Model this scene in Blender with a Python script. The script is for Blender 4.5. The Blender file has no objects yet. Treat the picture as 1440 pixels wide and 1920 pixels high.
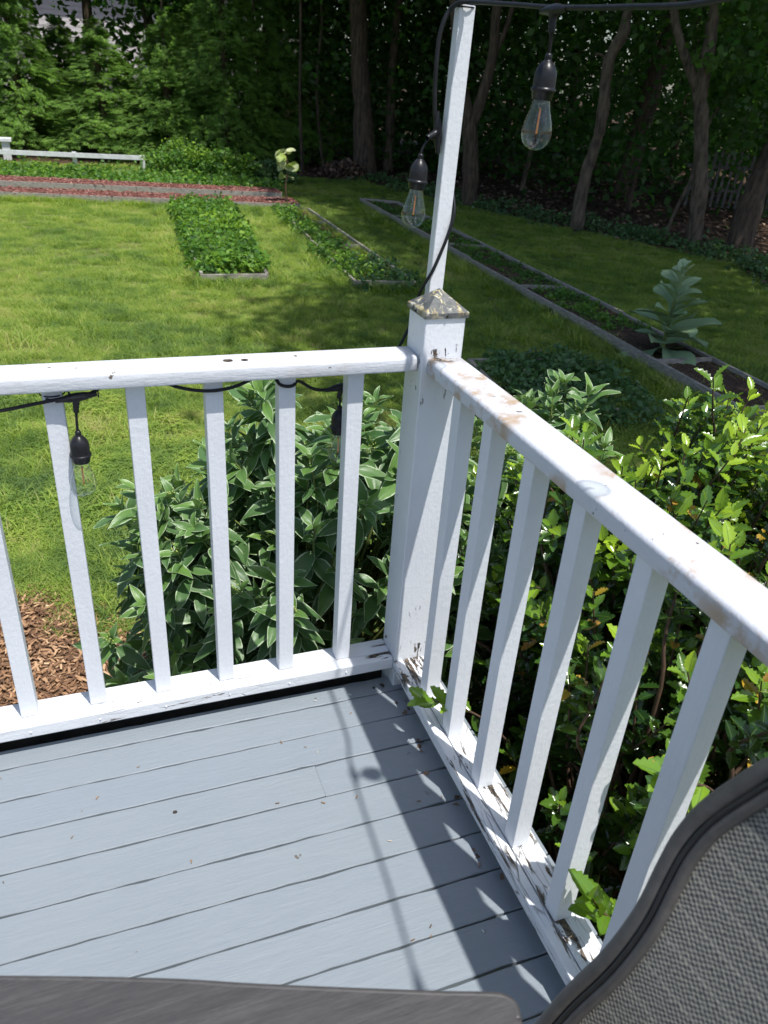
import bpy, bmesh, math, random
import numpy as np
from mathutils import Vector, Matrix

# ------------------------------------------------------------------ camera, sky, sun, exposure
S = bpy.context.scene
COL = S.collection
CAM_POS = (-0.6922, -1.5465, 1.5395)
CAM_ROT = ((0.9377, 0.1144, -0.3281), (-0.3415, 0.4776, -0.8095), (0.0641, 0.8711, 0.4869))
FPX = 1460.6
cd = bpy.data.cameras.new('camera')
cd.sensor_fit = 'VERTICAL'; cd.sensor_height = 36.0; cd.lens = FPX / 1920 * 36.0
cd.clip_start = 0.05; cd.clip_end = 600
cd.dof.use_dof = True; cd.dof.focus_distance = 2.1; cd.dof.aperture_fstop = 8.0
cam = bpy.data.objects.new('camera', cd); COL.objects.link(cam)
cam.matrix_world = Matrix.Translation(CAM_POS) @ Matrix(CAM_ROT).to_4x4()
S.camera = cam

SUN_EL = 68.7
SUN_AZ = (0.40, -0.916)          # horizontal direction towards the sun
w = bpy.data.worlds.new('World'); S.world = w; w.use_nodes = True
nt = w.node_tree; bg = nt.nodes['Background']
sky = nt.nodes.new('ShaderNodeTexSky'); sky.sky_type = 'NISHITA'; sky.sun_disc = False
sky.sun_elevation = math.radians(SUN_EL); sky.sun_rotation = math.atan2(SUN_AZ[0], SUN_AZ[1])
sky.air_density = 1.0; sky.dust_density = 1.5; sky.ozone_density = 1.0
nt.links.new(sky.outputs[0], bg.inputs[0]); bg.inputs[1].default_value = 0.118
sd = bpy.data.lights.new('sun', 'SUN'); sd.energy = 4.3; sd.angle = math.radians(0.65); sd.color = (1.0, 0.975, 0.93)
sun = bpy.data.objects.new('sun', sd); COL.objects.link(sun)
ce = math.cos(math.radians(SUN_EL)); sdir = Vector((SUN_AZ[0] * ce, SUN_AZ[1] * ce, math.sin(math.radians(SUN_EL))))
sun.rotation_euler = sdir.to_track_quat('Z', 'Y').to_euler(); sun.location = (3, -6, 14)
S.view_settings.view_transform = 'Standard'; S.view_settings.look = 'None'
S.view_settings.exposure = 0.36; S.view_settings.gamma = 1.0; S.view_settings.use_curve_mapping = False

random.seed(7)
rng = np.random.default_rng(11)
CP = np.array(CAM_POS); CR = np.array(CAM_ROT)
def project(P):
    v = (np.asarray(P, float) - CP) @ CR
    z = np.where(v[..., 2] < -1e-3, -v[..., 2], 1e-3)
    return 720 + FPX * v[..., 0] / z, 960 - FPX * v[..., 1] / z, -v[..., 2]
def in_view(P, m=60):
    u, v, d = project(P)
    return (d > 0.1) & (u > -m) & (u < 1440 + m) & (v > -m) & (v < 1920 + m)

# ------------------------------------------------------------------ helpers
def tag(o, label=None, cat=None, group=None, kind=None):
    if label: o['label'] = label
    if cat: o['category'] = cat
    if group: o['group'] = group
    if kind: o['kind'] = kind
    return o
def empty(name, loc=(0, 0, 0)):
    o = bpy.data.objects.new(name, None); o.location = loc; o.empty_display_size = 0.1
    COL.objects.link(o); return o
def link(name, me, mat=None, parent=None, smooth=False):
    if mat is not None and len(me.materials) == 0: me.materials.append(mat)
    if smooth:
        me.polygons.foreach_set('use_smooth', [True] * len(me.polygons))
    o = bpy.data.objects.new(name, me); COL.objects.link(o)
    if parent is not None:
        o.parent = parent
        o.matrix_parent_inverse = Matrix.Translation(-Vector(parent.location))
    return o
def bm_obj(name, bm, mat, parent=None, smooth=False):
    me = bpy.data.meshes.new(name); bm.to_mesh(me); bm.free()
    return link(name, me, mat, parent, smooth)
def bm_box(x0, x1, y0, y1, z0, z1, bev=0.0, seg=2):
    bm = bmesh.new()
    bmesh.ops.create_cube(bm, size=1, matrix=Matrix.Translation(((x0+x1)/2, (y0+y1)/2, (z0+z1)/2)) @ Matrix.Diagonal((x1-x0, y1-y0, z1-z0, 1)))
    if bev: bmesh.ops.bevel(bm, geom=bm.edges[:], offset=bev, segments=seg, profile=0.6, affect='EDGES')
    return bm
def box(name, x0, x1, y0, y1, z0, z1, mat, parent=None, bev=0.0, seg=2):
    return bm_obj(name, bm_box(x0, x1, y0, y1, z0, z1, bev, seg), mat, parent, smooth=False)
def bm_beam(bm, a, b, wd, h, bev=0.0):
    """board from a to b (points on the centre line), width wd across, height h"""
    a = Vector(a); b = Vector(b); d = b - a; L = d.length
    m = Matrix.Translation((a + b) / 2) @ d.to_track_quat('X', 'Z').to_matrix().to_4x4() @ Matrix.Diagonal((L, wd, h, 1))
    r = bmesh.ops.create_cube(bm, size=1, matrix=m)
    if bev:
        es = list({e for v in r['verts'] for e in v.link_edges})
        bmesh.ops.bevel(bm, geom=es, offset=bev, segments=2, affect='EDGES')
def np_mesh(name, verts, faces, attrs=None, uv=None, smooth=True):
    """faces: (m,k) array; attrs: {name: per-vertex float}"""
    me = bpy.data.meshes.new(name)
    verts = np.asarray(verts, np.float32); faces = np.asarray(faces, np.int32)
    m, k = faces.shape
    me.vertices.add(len(verts)); me.vertices.foreach_set('co', verts.ravel())
    me.loops.add(m * k); me.loops.foreach_set('vertex_index', faces.ravel())
    me.polygons.add(m); me.polygons.foreach_set('loop_start', np.arange(0, m * k, k, dtype=np.int32))
    me.polygons.foreach_set('loop_total', np.full(m, k, np.int32))
    me.polygons.foreach_set('use_smooth', np.full(m, smooth, bool))
    me.update(calc_edges=True)
    for n, a in (attrs or {}).items():
        at = me.attributes.new(n, 'FLOAT', 'POINT'); at.data.foreach_set('value', np.asarray(a, np.float32))
    me.validate()
    return me
def tube_arrays(path, radii, sides=8):
    P = np.asarray(path, float); n = len(P)
    r = np.broadcast_to(np.asarray(radii, float), (n,))
    T = np.gradient(P, axis=0); T /= np.linalg.norm(T, axis=1)[:, None] + 1e-9
    up = np.array([0, 0, 1.0]) if abs(T[0][2]) < 0.9 else np.array([1.0, 0, 0])
    V = []; prev = None
    for i in range(n):
        a = np.cross(T[i], up if prev is None else np.cross(prev, T[i])) if prev is None else prev - T[i] * (prev @ T[i])
        a /= np.linalg.norm(a) + 1e-9; prev = a
        b = np.cross(T[i], a)
        th = np.linspace(0, 2 * math.pi, sides, endpoint=False)
        V.append(P[i] + r[i] * (np.cos(th)[:, None] * a + np.sin(th)[:, None] * b))
    V = np.concatenate(V); F = []
    for i in range(n - 1):
        for j in range(sides):
            k = (j + 1) % sides
            F.append((i*sides+j, i*sides+k, (i+1)*sides+k, (i+1)*sides+j))
    return V, np.array(F)
def merge(parts):
    V = []; F = []; o = 0
    for v, f in parts:
        V.append(v); F.append(f + o); o += len(v)
    return np.concatenate(V), np.concatenate(F)
def tube(name, path, radii, mat, parent=None, sides=10):
    V, F = tube_arrays(path, radii, sides)
    return link(name, np_mesh(name, V, F), mat, parent)
def tubes(name, lst, mat, parent=None, sides=6):
    V, F = merge([tube_arrays(p, r, sides) for p, r in lst])
    return link(name, np_mesh(name, V, F), mat, parent)
def smooth_path(pts, n=6):
    P = [Vector(p) for p in pts]; out = []
    for i in range(len(P) - 1):
        p0 = P[max(i-1, 0)]; p1 = P[i]; p2 = P[i+1]; p3 = P[min(i+2, len(P)-1)]
        for k in range(n):
            t = k / n
            out.append(0.5 * ((2*p1) + (p2-p0)*t + (2*p0-5*p1+4*p2-p3)*t*t + (3*p1-p0-3*p2+p3)*t**3))
    out.append(P[-1]); return np.array([tuple(p) for p in out])
def lathe(name, prof, mat, parent, M, sides=28):
    """prof: list of (r, z); M: placement"""
    th = np.linspace(0, 2*math.pi, sides, endpoint=False); V = []; F = []
    for r, z in prof:
        V.append(np.stack([r*np.cos(th), r*np.sin(th), np.full(sides, z)], 1))
    V = np.concatenate(V); n = len(prof)
    for i in range(n - 1):
        for j in range(sides):
            k = (j + 1) % sides; F.append((i*sides+j, i*sides+k, (i+1)*sides+k, (i+1)*sides+j))
    M = np.array(M); V = V @ M[:3, :3].T + M[:3, 3]
    return link(name, np_mesh(name, V, F), mat, parent)

# ------------------------------------------------------------------ materials
class NT:
    def __init__(s, name):
        s.m = bpy.data.materials.new(name); s.m.use_nodes = True
        s.t = s.m.node_tree; s.n = s.t.nodes; s.b = s.n['Principled BSDF']; s.out = s.n['Material Output']
    def node(s, ty, **kw):
        n = s.n.new(ty)
        for k, v in kw.items():
            if k.startswith('i_'): n.inputs[k[2:].replace('_', ' ')].default_value = v
            else: setattr(n, k, v)
        return n
    def l(s, a, b): s.t.links.new(a, b)
    def val(s, x):
        if isinstance(x, (int, float)):
            n = s.node('ShaderNodeValue'); n.outputs[0].default_value = x; return n.outputs[0]
        return x
    def noise(s, scale, detail=4, rough=0.55, vec=None, dist=0.0):
        n = s.node('ShaderNodeTexNoise'); n.inputs['Scale'].default_value = scale; n.inputs['Detail'].default_value = detail
        n.inputs['Roughness'].default_value = rough; n.inputs['Distortion'].default_value = dist
        if vec is not None: s.l(vec, n.inputs['Vector'])
        return n.outputs['Fac']
    def coord(s, kind='Object', scale=None, rot=None):
        c = s.node('ShaderNodeTexCoord').outputs[kind]
        if scale or rot:
            m = s.node('ShaderNodeMapping'); s.l(c, m.inputs[0])
            if scale: m.inputs['Scale'].default_value = scale
            if rot: m.inputs['Rotation'].default_value = rot
            c = m.outputs[0]
        return c
    def world(s, scale=None):
        g = s.node('ShaderNodeNewGeometry').outputs['Position']
        if scale:
            m = s.node('ShaderNodeMapping'); s.l(g, m.inputs[0]); m.inputs['Scale'].default_value = scale; g = m.outputs[0]
        return g
    def ramp(s, fac, stops, interp='LINEAR'):
        r = s.node('ShaderNodeValToRGB'); r.color_ramp.interpolation = interp
        e = r.color_ramp.elements
        while len(e) > 1: e.remove(e[-1])
        for i, (p, c) in enumerate(stops):
            if isinstance(c, (int, float)): c = (c, c, c)
            q = e[0] if i == 0 else e.new(p)
            q.position = p; q.color = (*c[:3], 1)
        s.l(fac, r.inputs[0]); return r.outputs[0]
    def mix(s, f, a, b, mode='MIX'):
        n = s.node('ShaderNodeMix'); n.data_type = 'RGBA'; n.blend_type = mode
        for sock, x in ((n.inputs[0], f), (n.inputs[6], a), (n.inputs[7], b)):
            if isinstance(x, (int, float)) and sock.type == 'VALUE': sock.default_value = x
            elif isinstance(x, (tuple, list)): sock.default_value = (*x[:3], 1)
            else: s.l(x, sock)
        return n.outputs[2]
    def math(s, op, a, b=0.0, clamp=False):
        n = s.node('ShaderNodeMath', operation=op); n.use_clamp = clamp
        for i, x in enumerate((a, b)):
            if isinstance(x, (int, float)): n.inputs[i].default_value = x
            else: s.l(x, n.inputs[i])
        return n.outputs[0]
    def attr(s, name, kind='GEOMETRY'):
        return s.node('ShaderNodeAttribute', attribute_name=name, attribute_type=kind).outputs['Fac']
    def bump(s, h, strength=0.3, dist=0.01, nrm=None):
        b = s.node('ShaderNodeBump'); b.inputs['Strength'].default_value = strength; b.inputs['Distance'].default_value = dist
        s.l(h, b.inputs['Height'])
        if nrm is not None: s.l(nrm, b.inputs['Normal'])
        s.l(b.outputs[0], s.b.inputs['Normal']); return b.outputs[0]
    def col(s, c): 
        if isinstance(c, (tuple, list)): s.b.inputs['Base Color'].default_value = (*c[:3], 1)
        else: s.l(c, s.b.inputs['Base Color'])
    def rough(s, r):
        if isinstance(r, (int, float)): s.b.inputs['Roughness'].default_value = r
        else: s.l(r, s.b.inputs['Roughness'])
    def translucent(s, c, fac=0.3):
        t = s.node('ShaderNodeBsdfTranslucent')
        if isinstance(c, (tuple, list)): t.inputs[0].default_value = (*c[:3], 1)
        else: s.l(c, t.inputs[0])
        m = s.node('ShaderNodeMixShader'); m.inputs[0].default_value = fac
        s.l(s.b.outputs[0], m.inputs[1]); s.l(t.outputs[0], m.inputs[2]); s.l(m.outputs[0], s.out.inputs['Surface'])

def mat_white(name, rot=(), chips=0.0, stain=0.0, tint=(0.76, 0.78, 0.815), grain=(3, 3, 3), worn=0.0):
    n = NT(name); W = n.world()
    big = n.noise(3.0, 5, vec=W); fine = n.noise(90, 5, vec=W)
    gr = n.noise(40, 6, 0.65, vec=n.world(grain))
    c = n.ramp(big, [(0.3, tuple(x*0.88 for x in tint)), (0.7, tint)])
    c = n.mix(n.ramp(fine, [(0.62, 0), (0.78, 0.25)]), c, (0.62, 0.62, 0.58))
    h = n.math('ADD', n.math('MULTIPLY', gr, 0.7), n.math('MULTIPLY', fine, 0.5))
    if stain:
        st = n.math('MULTIPLY', n.ramp(n.noise(9, 6, 0.7, vec=W), [(0.49, 0), (0.58, 1)]), n.ramp(n.noise(5, 3, vec=W), [(0.44, 0), (0.54, 1)]))
        c = n.mix(n.math('MULTIPLY', st, stain), c, (0.42, 0.30, 0.19))
        sp = n.ramp(n.noise(38, 3, 0.6, vec=W), [(0.69, 0), (0.705, 1)])
        c = n.mix(n.math('MULTIPLY', sp, 0.9), c, (0.10, 0.065, 0.04))
    if chips:
        k = n.noise(14, 9, 0.72, vec=n.world(grain), dist=0.6)
        a = n.ramp(k, [(0.66 - 0.10*chips, 0), (0.672 - 0.10*chips, 1)])
        c = n.mix(a, c, n.ramp(n.noise(60, 4, vec=W), [(0.35, (0.025, 0.02, 0.016)), (0.7, (0.20, 0.15, 0.11))]))
        h = n.math('SUBTRACT', h, n.math('MULTIPLY', a, 1.5))
    if worn:
        v = n.node('ShaderNodeTexVoronoi', feature='DISTANCE_TO_EDGE'); v.inputs['Scale'].default_value = 22
        n.l(n.world(grain), v.inputs['Vector'])
        cr = n.math('MULTIPLY', n.ramp(v.outputs[0], [(0.0, 1), (0.035, 0)]), n.ramp(n.noise(5, 4, vec=W), [(0.45, 0), (0.62, 1)]))
        c = n.mix(n.math('MULTIPLY', cr, worn), c, (0.13, 0.11, 0.09))
        h = n.math('SUBTRACT', h, cr)
    for (pt, rad, amt) in rot:
        vm = n.node('ShaderNodeVectorMath', operation='DISTANCE'); n.l(W, vm.inputs[0]); vm.inputs[1].default_value = pt
        mr = n.node('ShaderNodeMapRange'); n.l(vm.outputs['Value'], mr.inputs[0]); mr.inputs[1].default_value = rad; mr.inputs[2].default_value = rad * 0.75
        k2 = n.math('MULTIPLY', mr.outputs[0], n.ramp(n.noise(17, 8, 0.7, vec=n.world(grain), dist=0.35), [(0.64 - 0.10*amt, 0), (0.65 - 0.10*amt, 1)]))
        c = n.mix(k2, c, n.ramp(n.noise(110, 4, vec=W), [(0.4, (0.02, 0.016, 0.012)), (0.7, (0.17, 0.12, 0.08))]))
        h = n.math('SUBTRACT', h, n.math('MULTIPLY', k2, 1.5))
    n.col(c); n.rough(n.ramp(fine, [(0.3, 0.38), (0.8, 0.58)])); n.bump(h, 0.6, 0.003)
    return n.m

def mat_deck():
    n = NT('grey_deck_paint'); W = n.world()
    g = n.noise(22, 7, 0.65, vec=n.world((0.35, 6, 3)))
    big = n.noise(2.2, 4, vec=W); oi = n.node('ShaderNodeObjectInfo').outputs['Random']
    c = n.mix(big, (0.205, 0.238, 0.268), (0.242, 0.274, 0.302))
    c = n.mix(n.math('MULTIPLY', oi, 0.35), c, (0.205, 0.240, 0.282))
    c = n.mix(n.ramp(g, [(0.55, 0), (0.75, 0.3)]), c, (0.26, 0.29, 0.32))
    sp = n.ramp(n.noise(34, 2, 0.5, vec=W), [(0.765, 0), (0.775, 1)])
    c = n.mix(n.math('MULTIPLY', sp, 0.85), c, (0.10, 0.08, 0.06))
    dirt = n.ramp(n.noise(6, 7, 0.75, vec=W), [(0.62, 0), (0.74, 0.35)])
    c = n.mix(dirt, c, (0.22, 0.23, 0.22))
    ridge = n.noise(9, 5, 0.6, vec=n.world((1, 4, 1)), dist=1.2)
    n.col(c); n.rough(n.ramp(ridge, [(0.3, 0.40), (0.7, 0.60)]))
    n.bump(n.math('ADD', g, n.math('MULTIPLY', ridge, 1.4)), 0.28, 0.004)
    return n.m

def mat_simple(name, c1, c2, scale=20, rough=0.7, bump=0.3, bdist=0.005, stretch=None, metallic=0.0, detail=6):
    n = NT(name); W = n.world(stretch) if stretch else n.world()
    f = n.noise(scale, detail, 0.62, vec=W)
    n.col(n.ramp(f, [(0.28, c1), (0.72, c2)])); n.rough(rough); n.b.inputs['Metallic'].default_value = metallic
    if bump: n.bump(f, bump, bdist)
    return n.m

def mat_leaf(name, cols, rough=0.5, trans=0.3, tcol=None, spec=0.5, margin=None, vein=None, obj=False, coat=0.0, patch=0.0):
    """cols: ramp over the leaf's own tone (0..1)"""
    n = NT(name)
    tone = n.attr('tone')
    if obj: tone = n.math('ADD', tone, n.attr('tone', 'OBJECT'))
    if patch:
        pn = n.math('ADD', n.math('SUBTRACT', n.noise(0.9, 5, 0.6, vec=n.world()), 0.5), n.math('MULTIPLY', n.math('SUBTRACT', n.noise(4.5, 3, vec=n.world()), 0.5), 0.7))
        tone = n.math('ADD', tone, n.math('MULTIPLY', pn, patch))
    c = n.ramp(tone, cols)
    if margin or vein:
        e = n.attr('edge')
    if vein:
        c = n.mix(n.ramp(e, [(0.0, 1), (0.10, 0)]), c, vein)
    if margin:
        k = n.math('ADD', e, n.math('MULTIPLY', n.math('SUBTRACT', n.noise(30, 4, vec=n.world()), 0.5), 0.85))
        c = n.mix(n.ramp(k, [(0.84, 0), (0.90, 1)]), c, margin)
    back = n.node('ShaderNodeNewGeometry').outputs['Backfacing']
    c2 = n.mix(n.math('MULTIPLY', back, 0.35), c, (0.22, 0.27, 0.17))
    n.col(c2); n.rough(rough); n.b.inputs['Specular IOR Level'].default_value = spec
    if coat: n.b.inputs['Coat Weight'].default_value = coat; n.b.inputs['Coat Roughness'].default_value = 0.12
    if obj or margin: n.bump(n.noise(120, 2, vec=n.world()), 0.25, 0.002)
    tc = n.mix(0.5, c, tcol or (0.20, 0.30, 0.03))
    n.translucent(tc, trans)
    return n.m

M = {}
M['rail'] = mat_white('white_rail_paint', rot=[((0.05, 0.0, 0.99), 0.04, 1.0)], stain=0.9, tint=(0.63, 0.645, 0.69), grain=(1, 1, 1))
M['rail_left'] = mat_white('white_rail_paint_clean', rot=[((-0.425, 0.052, 0.9958), 0.012, 1.6), ((-0.39, 0.050, 0.9958), 0.009, 1.6), ((-0.004, 0.05, 0.99), 0.03, 0.6)], stain=0.2, tint=(0.71, 0.725, 0.76), grain=(0.4, 3, 3))
M['bal'] = mat_white('white_baluster_paint', grain=(3, 3, 0.5))
M['post'] = mat_white('white_post_paint', rot=[((0.068, 0.0, 0.999), 0.030, 0.7), ((0.03, 0.0, 0.998), 0.018, 1.3), ((0.0, 0.02, 0.995), 0.02, 0.8), ((0.05, 0.0, 0.13), 0.06, 0.8)], chips=0.12, grain=(3, 3, 0.7))
M['low_left'] = mat_white('white_bottom_board_paint', rot=[((-0.01, 0.02, 0.127), 0.07, 1.0)], chips=0.15, worn=0.35, grain=(0.35, 2.5, 2.5))
M['low_right'] = mat_white('white_flaking_board_paint', rot=[((0.03, -0.02, 0.127), 0.10, 1.2), ((0.045, -0.66, 0.127), 0.05, 0.8), ((0.045, -0.5, 0.127), 0.05, 0.8), ((0.07, -0.83, 0.127), 0.05, 1.0)], chips=0.70, worn=0.9, grain=(2.5, 0.35, 2.5))
M['deck'] = mat_deck()
M['dark_wood'] = mat_simple('dark_joist_wood', (0.02, 0.018, 0.016), (0.06, 0.05, 0.04), 15)
M['fascia'] = mat_simple('grey_fascia_paint', (0.16, 0.17, 0.18), (0.24, 0.26, 0.28), 15)
M['cable'] = mat_simple('black_rubber', (0.008, 0.008, 0.010), (0.018, 0.019, 0.022), 60, rough=0.45, bump=0.1, bdist=0.001)
M['socket'] = mat_simple('black_plastic', (0.010, 0.010, 0.012), (0.022, 0.023, 0.026), 80, rough=0.33, bump=0.08, bdist=0.001)
for k_ in ('cable', 'socket'):
    b_ = M[k_].node_tree.nodes['Principled BSDF']; b_.inputs['Specular IOR Level'].default_value = 0.28
M['filament'] = mat_simple('amber_filament', (0.75, 0.22, 0.04), (0.9, 0.36, 0.08), 80, rough=0.5, bump=0)
M['brass'] = mat_simple('metal_cap', (0.3, 0.3, 0.3), (0.4, 0.4, 0.38), 80, rough=0.3, bump=0, metallic=1)
def mat_glass():
    n = NT('clear_bulb_glass'); b = n.b
    g = n.node('ShaderNodeBsdfGlossy'); g.inputs['Roughness'].default_value = 0.06
    t = n.node('ShaderNodeBsdfTransparent'); t.inputs[0].default_value = (0.95, 0.975, 0.96, 1)
    lw = n.node('ShaderNodeLayerWeight'); lw.inputs[0].default_value = 0.35
    m = n.node('ShaderNodeMixShader'); n.l(n.ramp(lw.outputs['Facing'], [(0.0, 0.06), (0.35, 0.12), (0.65, 0.38), (1.0, 0.9)]), m.inputs[0])
    n.l(t.outputs[0], m.inputs[1]); n.l(g.outputs[0], m.inputs[2]); n.l(m.outputs[0], n.out.inputs['Surface'])
    return n.m
M['glass'] = mat_glass()
def mat_cap():
    n = NT('copper_grey_cap_lichen'); W = n.world()
    c = n.ramp(n.noise(60, 5, vec=W), [(0.3, (0.06, 0.065, 0.066)), (0.7, (0.14, 0.145, 0.145))])
    k = n.noise(26, 7, 0.7, vec=n.world((1.2, 0.6, 1)), dist=1.4)
    z = n.node('ShaderNodeSeparateXYZ'); n.l(W, z.inputs[0])
    hz = n.node('ShaderNodeMapRange'); n.l(z.outputs[2], hz.inputs[0]); hz.inputs[1].default_value = 1.088; hz.inputs[2].default_value = 1.104
    a = n.math('MULTIPLY', n.ramp(k, [(0.51, 0), (0.55, 1)]), n.ramp(hz.outputs[0], [(0.0, 0.35), (1, 1)]))
    c = n.mix(a, c, n.ramp(n.noise(48, 5, 0.7, vec=W), [(0.32, (0.14, 0.09, 0.05)), (0.48, (0.44, 0.37, 0.17)), (0.60, (0.60, 0.58, 0.48)), (0.75, (0.75, 0.75, 0.72))]))
    n.col(c); n.rough(0.6); n.bump(k, 0.5, 0.003); return n.m
M['cap'] = mat_cap()
def mat_ground(name, stops, sc, b=0.5, bd=0.03, stops2=None):
    n = NT(name); W = n.world()
    f = n.noise(sc, 8, 0.68, vec=W); c = n.ramp(f, stops)
    if stops2: c = n.mix(n.ramp(n.noise(0.7, 4, vec=W), [(0.4, 0), (0.62, 0.8)]), c, stops2)
    n.col(c); n.rough(0.9); n.b.inputs['Specular IOR Level'].default_value = 0.2; n.bump(f, b, bd); return n.m
M['soil'] = mat_ground('lawn_soil', [(0.3, (0.06, 0.085, 0.02)), (0.7, (0.13, 0.18, 0.04))], 30, stops2=(0.16, 0.16, 0.06))
M['litter'] = mat_ground('forest_floor_litter', [(0.3, (0.022, 0.016, 0.010)), (0.55, (0.07, 0.042, 0.025)), (0.72, (0.14, 0.085, 0.055))], 14)
M['mulch'] = mat_ground('brown_mulch', [(0.3, (0.06, 0.035, 0.02)), (0.55, (0.16, 0.09, 0.05)), (0.72, (0.30, 0.19, 0.11))], 50, bd=0.02)
M['red_mulch'] = mat_ground('red_mulch', [(0.3, (0.09, 0.03, 0.025)), (0.55, (0.22, 0.085, 0.068)), (0.75, (0.36, 0.18, 0.14))], 26, bd=0.03)
M['bed_soil'] = mat_ground('bed_soil', [(0.3, (0.03, 0.02, 0.014)), (0.7, (0.12, 0.075, 0.055))], 30, bd=0.02)
M['old_board'] = mat_simple('weathered_board', (0.17, 0.15, 0.13), (0.44, 0.40, 0.345), 14, 0.85, 0.4, 0.004, stretch=(1, 1, 5))
M['fence_white'] = mat_simple('white_fence_paint', (0.55, 0.56, 0.56), (0.78, 0.79, 0.8), 9, 0.6, 0.1)
M['fence_grey'] = mat_simple('grey_picket', (0.05, 0.045, 0.04), (0.15, 0.14, 0.125), 9, 0.85, 0.3)
M['bark'] = mat_simple('grey_brown_bark', (0.016, 0.012, 0.008), (0.16, 0.112, 0.075), 16, 0.9, 1.0, 0.05, stretch=(1, 1, 0.2))
M['bark2'] = mat_simple('pale_bark', (0.028, 0.020, 0.013), (0.22, 0.165, 0.115), 14, 0.9, 1.0, 0.04, stretch=(1, 1, 0.28))
M['stem'] = mat_simple('shrub_stem', (0.05, 0.03, 0.02), (0.13, 0.075, 0.045), 40, 0.7, 0.2)
M['stem_green'] = mat_simple('green_stem', (0.10, 0.13, 0.03), (0.22, 0.26, 0.07), 40, 0.6, 0.2)
M['bud'] = mat_simple('yellow_green_bud', (0.25, 0.32, 0.06), (0.45, 0.50, 0.14), 90, 0.6, 0.3)
M['chip'] = None

def mat_tone(name, cols, rough=0.8):
    n = NT(name); n.col(n.ramp(n.attr('tone'), cols)); n.rough(rough); return n.m
M['chip'] = mat_tone('wood_chip', [(0.0, (0.07, 0.036, 0.02)), (0.4, (0.22, 0.115, 0.06)), (0.75, (0.44, 0.26, 0.14)), (1.0, (0.66, 0.47, 0.29))])
M['red_chip'] = mat_tone('red_mulch_chip', [(0.0, (0.08, 0.028, 0.022)), (0.6, (0.24, 0.09, 0.07)), (1.0, (0.42, 0.24, 0.19))])
M['litter_leaf'] = mat_tone('fallen_leaf', [(0.0, (0.03, 0.02, 0.012)), (0.6, (0.13, 0.075, 0.045)), (1.0, (0.30, 0.20, 0.14))])
M['crumb'] = mat_tone('deck_crumb', [(0.0, (0.05, 0.035, 0.02)), (0.6, (0.28, 0.16, 0.07)), (0.85, (0.75, 0.75, 0.72)), (1, (0.8, 0.8, 0.8))])
M['grass'] = mat_leaf('grass_blade', [(0, (0.080, 0.175, 0.016)), (0.45, (0.285, 0.445, 0.030)), (0.8, (0.48, 0.60, 0.055)), (1, (0.62, 0.56, 0.20))], 0.55, 0.42, (0.348, 0.540, 0.040), spec=0.15, patch=2.3)
M['dogwood'] = mat_leaf('variegated_dogwood_leaf', [(0, (0.039, 0.105, 0.030)), (0.5, (0.105, 0.205, 0.070)), (0.85, (0.148, 0.280, 0.060)), (1, (0.226, 0.370, 0.080))], 0.42, 0.28, (0.209, 0.380, 0.040), margin=(0.452, 0.560, 0.360), vein=(0.087, 0.170, 0.060), obj=True)
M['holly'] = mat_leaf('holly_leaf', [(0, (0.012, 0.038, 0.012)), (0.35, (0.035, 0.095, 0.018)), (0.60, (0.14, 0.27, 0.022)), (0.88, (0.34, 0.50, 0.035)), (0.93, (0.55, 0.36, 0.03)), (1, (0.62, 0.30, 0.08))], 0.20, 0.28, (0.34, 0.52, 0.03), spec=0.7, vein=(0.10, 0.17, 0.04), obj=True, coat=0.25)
M['mullein'] = mat_leaf('mullein_leaf', [(0, (0.22, 0.33, 0.17)), (0.6, (0.34, 0.47, 0.26)), (1, (0.50, 0.60, 0.36))], 0.75, 0.15, (0.18, 0.26, 0.12), spec=0.2, vein=(0.25, 0.32, 0.20), obj=True)
M['conifer'] = mat_leaf('cedar_spray', [(0, (0.022, 0.070, 0.012)), (0.5, (0.085, 0.205, 0.028)), (1, (0.22, 0.40, 0.055))], 0.7, 0.32, (0.140, 0.300, 0.020), spec=0.12)
M['oakleaf'] = mat_leaf('tree_leaf', [(0, (0.023, 0.075, 0.013)), (0.6, (0.058, 0.160, 0.022)), (1, (0.133, 0.280, 0.035))], 0.65, 0.40, (0.140, 0.340, 0.020), spec=0.15)
M['plant'] = mat_leaf('bed_plant_leaf', [(0, (0.048, 0.130, 0.022)), (0.5, (0.104, 0.240, 0.035)), (1, (0.226, 0.380, 0.035))], 0.55, 0.35, (0.261, 0.480, 0.030), spec=0.25)
M['darkplant'] = mat_leaf('shade_plant_leaf', [(0, (0.039, 0.098, 0.033)), (0.6, (0.078, 0.180, 0.053)), (1, (0.170, 0.285, 0.075))], 0.5, 0.3, (0.209, 0.390, 0.045))
M['sapling'] = mat_leaf('sapling_leaf', [(0, (0.22, 0.33, 0.05)), (0.6, (0.36, 0.46, 0.10)), (1, (0.62, 0.66, 0.40))], 0.5, 0.3)

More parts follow.
